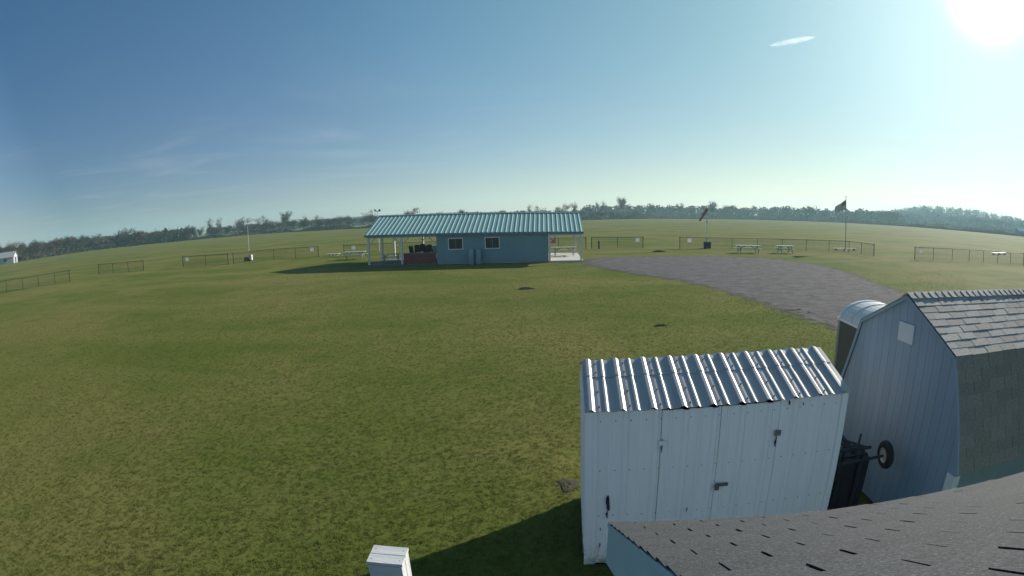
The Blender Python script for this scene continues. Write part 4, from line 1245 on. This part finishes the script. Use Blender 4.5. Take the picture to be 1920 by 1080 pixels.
NOTABLE = [
    ('brown', -198.9, 131.3, 6.6, 6.3, 'leftmost brown tree beside the white roofed house'), ('olive', -200.5, 142.4, 7.5, 6.5, 'greyish olive tree just behind the white roofed house'),
    ('brown', -203.9, 151.4, 8.2, 6.7, None), ('rust', -212.2, 168.4, 8.4, 8.6, 'rust coloured tree right of the white roofed house'),
    ('green', -218.3, 182.4, 8.7, 9.0, None), ('green', -218.8, 194.5, 8.5, 12.3, 'broad dark tree rising from the left belt'),
    ('bare', -214.3, 218.3, 10.6, 5.6, 'bare tree against the left shoulder of a tall brown tree'), ('brown', -206.1, 219.4, 11.0, 11.4, 'tall dense brown tree standing highest in the left belt'),
    ('green', -192.4, 224.0, 6.6, 7.8, None), ('cedar', -184.9, 229.0, 8.2, 4.3, 'small pointed evergreen pair member in the left belt'),
    ('brown', -177.4, 237.6, 9.1, 6.3, None), ('green', -172.5, 239.4, 7.8, 6.8, None),
    ('bare', -164.0, 243.0, 12.0, 7.4, 'left one of two tall bare trees left of the white mast'), ('bare', -160.4, 246.4, 12.2, 6.4, 'right one of two tall bare trees left of the white mast'),
    ('brown', -151.3, 254.3, 10.8, 14.0, 'wide brown tree just left of the white mast'), ('bare', -143.5, 268.2, 11.8, 9.6, 'tall bare tree just right of the white mast'),
    ('brown', -141.2, 274.3, 9.2, 6.5, None), ('green', -132.0, 276.0, 12.6, 9.0, 'dark spreading evergreen standing above the belt right of the mast'),
    ('bare', -111.6, 263.3, 9.3, 4.6, None), ('bare', -103.0, 258.9, 9.1, 6.4, None), ('bare', -83.6, 251.7, 7.8, 6.4, None),
    ('bare', -71.8, 250.0, 10.2, 6.0, 'bare forked tree just left of the speaker pole'), ('rust', -48.3, 239.7, 9.4, 9.3, 'rust red tree rising above the left part of the pavilion roof'),
    ('brown', -35.6, 237.0, 6.8, 7.3, None), ('olive', -22.3, 237.7, 7.4, 11.1, 'rounded pale brown tree over the middle of the pavilion roof'),
    ('brown', -6.6, 243.9, 6.8, 7.7, None), ('bare', 9.5, 256.1, 9.6, 5.6, None), ('bare', 16.1, 262.8, 9.2, 7.5, None), ('bare', 27.1, 275.4, 10.2, 7.9, None),
    ('brown', 36.6, 287.9, 11.1, 4.8, 'small upright tree over the right end of the pavilion roof'), ('bare', 47.8, 301.9, 9.8, 6.2, None),
    ('olive', 55.9, 306.9, 11.8, 5.6, 'narrow leafy tree left of the tall forked tree'), ('rust', 71.8, 319.2, 15.2, 9.0, 'tallest tree right of the pavilion, open crown on a forked trunk'),
    ('bare', 95.6, 332.5, 10.8, 7.6, 'lone bare tree halfway between pavilion and windsock'), ('olive', 116.5, 334.9, 11.6, 6.0, 'round topped tree left of the windsock'),
    ('brown', 142.5, 337.1, 13.2, 9.0, 'ragged tree behind the windsock'), ('olive', 155.5, 340.6, 10.6, 7.6, None), ('olive', 206.0, 311.8, 12.3, 10.2, 'rounded tree left of the flag')]
for kd, x, y, h, wd, lb in NOTABLE: tree(kd, x, y, h, wd, lb)
# fillers: two staggered rows along the edge of the mown field
EDGE = [(-214, 96), (-205, 118), (-203, 140), (-212, 168), (-216, 200), (-200, 222), (-172, 240), (-148, 262), (-128, 268), (-96, 256), (-66, 246), (-40, 240), (-10, 246), (18, 264), (44, 284), (66, 306), (90, 322)]
seg = [Vector((x, y, 0)) for x, y in EDGE]
for i in range(len(seg) - 1):
    a, b = seg[i], seg[i + 1]; L = (b - a).length; n = max(2, int(L / 5.2))
    out = a.lerp(b, .5).normalized()
    for k in range(n):
        for row in (0, 1):
            p = a.lerp(b, (k + random.random()) / n) + out * (3 + row * 11 + random.uniform(-2, 3))
            left = p.x < -60
            kd = random.choice(('brown', 'green', 'brown', 'bare', 'rust', 'olive') if left else ('brown', 'bare', 'bare', 'olive', 'green', 'brown'))
            tree(kd, p.x, p.y, (random.uniform(7.0, 9.6) if i < 5 else random.uniform(5.2, 8.4)) if left else random.uniform(3.6, 6.2), random.uniform(5.0, 8.5))
# understory that closes the foot of the belt
def brush_mass(name, pts, n, h, depth, size, m, outward=True, seed=5):
    r = np.random.default_rng(seed)
    P = np.array(pts, float); d = np.r_[0, np.cumsum(np.hypot(*np.diff(P, axis=0).T))]
    s = r.uniform(0, d[-1], n)
    x = np.interp(s, d, P[:, 0]); y = np.interp(s, d, P[:, 1]); rad = np.hypot(x, y)
    o = r.uniform(0, depth, n)
    x += x / rad * o; y += y / rad * o
    hh = h * (.55 + .45 * np.sin(s * .21) * np.sin(s * .083 + 1)) * (.7 + .3 * r.random(n))
    z = hh * r.random(n) ** .8
    c = np.stack([x, y, z], 1)
    a = r.normal(size=(n, 3)); a /= np.linalg.norm(a, axis=1)[:, None]
    b = np.cross(a, r.normal(size=(n, 3))); b /= np.linalg.norm(b, axis=1)[:, None]
    sz = (size * r.uniform(.5, 1.3, n))[:, None]
    V = np.stack([c - a * sz, c + b * sz * .6, c + a * sz, c - b * sz * .6], 1).reshape(-1, 3)
    V[:, 2] = np.maximum(V[:, 2], .0)
    F = np.arange(4 * n).reshape(n, 4)
    return tag(link(name, np_mesh(name, V, F, m)), kind='stuff')
brush_mass('undergrowth', EDGE, 16000, 3.6, 9, .42, M_LEAFB, seed=5)
brush_mass('undergrowth', EDGE, 9000, 3.0, 6, .42, M_LEAFG, seed=6)
def polar_(az, d): return d * math.sin(R(az)), d * math.cos(R(az))
# standing crop along the field edge at right
CE = [(84, 321), (118, 318), (158, 321), (187, 298), (217, 275), (232, 234), (233, 188), (236, 130), (238, 100)]
brush_mass('standing_crop', CE, 14000, 2.2, 26, .38, M_CROP, seed=8)
HF = [polar_(a_, d_) for a_, d_ in ((10, 430), (20, 440), (30, 440), (40, 450), (46, 470), (52, 480), (58, 480), (66, 480))]
brush_mass('undergrowth', HF, 16000, 4.0, 30, .8, M_LEAFB, seed=9)
# far woods, a continuous mass
def wood_mass(name, samples, m, seed, per=46, size=1.0):
    r = np.random.default_rng(seed); Vs = []
    for (x, y, z0, h, wd) in samples:
        n = per
        th = r.uniform(0, 2 * np.pi, n); u = r.random(n) ** .5; zz = r.random(n)
        rr = wd / 2 * u * np.sqrt(np.clip(1 - np.maximum(zz * 1.15 - .45, 0) ** 2 * 1.6, .05, 1))
        c = np.stack([x + rr * np.cos(th), y + rr * np.sin(th), z0 + h * (.0 + 1.0 * zz)], 1)
        a = r.normal(size=(n, 3)); a /= np.linalg.norm(a, axis=1)[:, None]
        b = np.cross(a, r.normal(size=(n, 3))); b /= np.linalg.norm(b, axis=1)[:, None]
        s = (size * r.uniform(.5, 1.3, n))[:, None]
        Vs.append(np.stack([c - a * s, c + b * s * .7, c + a * s, c - b * s * .7], 1).reshape(-1, 3))
    V = np.concatenate(Vs); F = np.arange(len(V)).reshape(-1, 4)
    return tag(link(name, np_mesh(name, V, F, m)), kind='stuff')
def polar(az, d): return d * math.sin(R(az)), d * math.cos(R(az))
sm1, sm2 = [], []
for i in range(620):
    az = rng.uniform(8, 44); d = rng.uniform(430, 520) + rng.uniform(0, 60)
    x, y = polar(az, d)
    (sm1 if rng.random() < .55 else sm2).append((x, y, 0, rng.uniform(7.5, 11.5) + .7 * math.sin(az * 2.1) + .5 * math.sin(az * 5.3), rng.uniform(7, 11)))
for i in range(900):
    az = rng.uniform(38, 65); d = rng.uniform(560, 900)
    s = max(0.0, (d - 640) / 510); u = (az - 38) / 28
    h = np.interp(u, [0, .15, .32, .5, .7, 1], [1, 7, 19, 17, 8, 2]); z = h * math.sin(math.pi * s) ** 1.3 - 1.0
    x, y = polar(az, d)
    (sm1 if rng.random() < .5 else sm2).append((x, y, z, rng.uniform(8, 12), rng.uniform(8, 12)))
for i in range(260):
    az = rng.uniform(-66, -36); d = rng.uniform(300, 380)
    x, y = polar(az, d); sm2.append((x, y, 0, rng.uniform(5.0, 7.2), rng.uniform(7, 10)))
for i in range(300):
    az = rng.uniform(-34, 12); d = rng.uniform(420, 560)
    x, y = polar(az, d); sm1.append((x, y, 0, rng.uniform(5, 7.5), rng.uniform(8, 12)))
wood_mass('woods', sm1, mat('dark far foliage', (.030, .028, .020), .9, var=.3, scale=.3), 21); wood_mass('woods', sm2, mat('dull far foliage', (.048, .042, .028), .9, var=.3, scale=.3), 22)

# far buildings and masts
hs = thing('farmhouse', 'small white house with a grey roof among the trees at the far left edge', 'house', (-196, 124, 0), R(38))
MB().box((0, 0, 1.3), (14, 6, 2.6)).build('wall', mat('house wall', (.34, .35, .36), .7), hs)
for x in (-7, 6.9): MB().prism([(x, -3, 2.6), (x, 3, 2.6), (x, 0, 4.4)], (.1, 0, 0)).build('gable', M_POLE, hs)
for s in (-1, 1): MB().prism([(-7.4, s * 3.4, 2.42), (-7.4, 0, 4.55), (-7.4, 0, 4.4), (-7.4, s * 3.4, 2.27)], (14.8, 0, 0)).build('roof', M_HROOF, hs)
for x in (-4, -1, 3): MB().box((x, -3.02, 1.5), (1.1, .06, 1.1)).build('window', M_GLASS, hs)
MB().box((7.03, 0, 1.1), (.06, 1.2, 2.1)).build('door', M_GLASS, hs)
bn = thing('white_barn', 'low white roofed barn at the far right edge beyond the field', 'barn', (283, 176, 0), R(-30))
MB().box((0, 0, 1.2), (12, 6, 2.4)).build('wall', mat('barn wall', (.25, .26, .28), .7), bn)
for s in (-1, 1): MB().prism([(-6.4, s * 3.4, 2.25), (-6.4, 0, 4.0), (-6.4, 0, 3.85), (-6.4, s * 3.4, 2.1)], (12.8, 0, 0)).build('roof', M_POLE, bn)
for az, d, h in ((-40.07, 900, 18.0), (-37.54, 980, 18.5)):
    x, y = polar(az, d)
    t = thing('lattice_mast', ('left' if az < -39 else 'right') + ' one of two thin lattice masts far beyond the left tree belt', 'mast', (x, y, 0), 0, 'far lattice masts')
    for sx, sy in ((-1, -1), (1, -1), (1, 1), (-1, 1)):
        MB().bar((sx * 1.6, sy * 1.6, 0), (sx * .25, sy * .25, h), .22).build('leg', M_FRAME, t)
    for z in (h * .8, h * .92): MB().bar((-2.4, 0, z), (2.4, 0, z), .2).build('cross_arm', M_FRAME, t)

# contrail far above the field
CONTRAIL = ((0.4802, 0.819, 0.3142), (0.5534, 0.7659, 0.3272))
ctm = bpy.data.materials.new('thin contrail'); ctm.use_nodes = True
cnt = ctm.node_tree; cnt.nodes.clear()
tcn = N(cnt, 'ShaderNodeTexCoord'); tn = N(cnt, 'ShaderNodeTexNoise'); tn.inputs['Scale'].default_value = .012; tn.inputs['Detail'].default_value = 5
cnt.links.new(tcn.outputs['Object'], tn.inputs['Vector'])
mrn = N(cnt, 'ShaderNodeMapRange'); mrn.inputs[1].default_value = .35; mrn.inputs[2].default_value = .75; mrn.inputs[3].default_value = .04; mrn.inputs[4].default_value = .20
cnt.links.new(tn.outputs[0], mrn.inputs[0])
trn = N(cnt, 'ShaderNodeBsdfTransparent'); tln = N(cnt, 'ShaderNodeBsdfTranslucent'); tln.inputs[0].default_value = (.95, .95, .95, 1)
mxn = N(cnt, 'ShaderNodeMixShader'); cnt.links.new(mrn.outputs[0], mxn.inputs[0]); cnt.links.new(trn.outputs[0], mxn.inputs[1]); cnt.links.new(tln.outputs[0], mxn.inputs[2])
cno = N(cnt, 'ShaderNodeOutputMaterial'); cnt.links.new(mxn.outputs[0], cno.inputs['Surface'])
ca, cb_ = [Vector(d) * 4200 for d in CONTRAIL]
ct_ax = (cb_ - ca).normalized(); ct_l = (cb_ - ca).length
prof_ = [(2, 0), (20, ct_l * .15), (26, ct_l * .5), (22, ct_l * .8), (2, ct_l)]
tag(MB().ring(ca, ct_ax, prof_, 12).build('contrail', ctm, None, True), kind='stuff')

# ------------------------------------------------------------------ grass blades on the near lawn
def tuft(name, seed, m):
    r = random.Random(seed); V = []; F = []
    for k in range(11):
        a = r.uniform(0, 6.28); rad = r.uniform(0, .035)
        p = Vector((rad * math.cos(a), rad * math.sin(a), 0)); h = r.uniform(.008, .019); w_ = r.uniform(.0022, .004)
        az = r.uniform(0, 6.28); side = Vector((math.cos(az), math.sin(az), 0)) * w_
        lean = Vector((r.gauss(0, .5), r.gauss(0, .5), 1)).normalized() * h
        o = len(V)
        V += [p - side, p + side, p + lean * .6 + side * .7, p + lean * .6 - side * .7, p + lean + Vector((lean.x, lean.y, -.2 * h)) * .4]
        F += [(o, o + 1, o + 2, o + 3), (o + 3, o + 2, o + 4)]
    me = bpy.data.meshes.new(name); me.from_pydata([tuple(v) for v in V], [], F); me.materials.append(m)
    return me
M_BLADE = mat('grass blade', (0.150, 0.172, 0.036), 0.7, var=0.4, scale=3, trans=0.45, objvar=0.4, spec=.15)
nb_ = 330000
rad = 3.0 + 47.0 * rng.random(nb_)
rad = rad[rng.random(nb_) < np.clip((50 - rad) / 30, 0, 1)]
azs = rng.uniform(R(-80), R(52), len(rad))
gx, gy = rad * np.sin(azs), rad * np.cos(azs)
jx, jy = rng.normal(0, .28, len(gx)), rng.normal(0, .28, len(gx))
keep = ~inside(gx + jx, gy + jy, gl)
for poly in ([(.74, 4.56), (3.6, 4.27), (3.76, 5.82), (.9, 6.1)], [(4.6, 3.3), (9.2, 2.9), (9.4, 6.0), (4.9, 6.2)]): keep &= ~inside(gx, gy, poly)
keep &= ~((gx > .3) & (gy < 3.2))
keep &= ((gx - .74) / .12) ** 2 + ((gy - 6.45) / .17) ** 2 > 1
gx, gy = gx[keep], gy[keep]
pm = bpy.data.meshes.new('lawn_grass')
pm.vertices.add(len(gx)); pm.vertices.foreach_set('co', np.stack([gx, gy, np.zeros(len(gx))], 1).astype(np.float32).ravel())
pm.update()
lawn = tag(link('lawn_grass', pm), kind='stuff')
src = bpy.data.collections.new('grass_source')
for s in range(4):
    src.objects.link(bpy.data.objects.new('grass_tuft', tuft('grass_tuft', s, M_BLADE)))
ng = bpy.data.node_groups.new('scatter_grass', 'GeometryNodeTree')
ng.interface.new_socket('Geometry', in_out='INPUT', socket_type='NodeSocketGeometry')
ng.interface.new_socket('Geometry', in_out='OUTPUT', socket_type='NodeSocketGeometry')
gi = ng.nodes.new('NodeGroupInput'); go = ng.nodes.new('NodeGroupOutput')
ci = ng.nodes.new('GeometryNodeCollectionInfo'); ci.inputs['Collection'].default_value = src
ci.inputs['Separate Children'].default_value = True; ci.inputs['Reset Children'].default_value = True
iop = ng.nodes.new('GeometryNodeInstanceOnPoints'); iop.inputs['Pick Instance'].default_value = True
rv = ng.nodes.new('FunctionNodeRandomValue'); rv.data_type = 'FLOAT_VECTOR'
rv.inputs['Max'].default_value = (.25, .25, 6.283); rv.inputs['Min'].default_value = (-.25, -.25, 0)
rsn = ng.nodes.new('FunctionNodeRandomValue'); rsn.data_type = 'FLOAT'
rsn.inputs[2].default_value = .7; rsn.inputs[3].default_value = 1.5; rsn.inputs['Seed'].default_value = 3
ng.links.new(gi.outputs[0], iop.inputs['Points']); ng.links.new(ci.outputs[0], iop.inputs['Instance'])
ng.links.new(rv.outputs['Value'], iop.inputs['Rotation']); ng.links.new(rsn.outputs[1], iop.inputs['Scale'])
ng.links.new(iop.outputs[0], go.inputs[0])
mdg = lawn.modifiers.new('scatter', 'NODES'); mdg.node_group = ng

# ------------------------------------------------------------------ haze
hz = MB().box((0, 0, 27.0), (3420, 3420, 56.0)).build('haze', None)
hm = bpy.data.materials.new('pale air'); hm.use_nodes = True
ht = hm.node_tree; ht.nodes.clear()
pvn = N(ht, 'ShaderNodeVolumePrincipled')
pvn.inputs['Color'].default_value = (.55, .89, 1.0, 1); pvn.inputs['Density'].default_value = .00044; pvn.inputs['Anisotropy'].default_value = .25
ho = N(ht, 'ShaderNodeOutputMaterial'); ht.links.new(pvn.outputs[0], ho.inputs['Volume'])
hz.data.materials.append(hm)
tag(hz, kind='stuff')
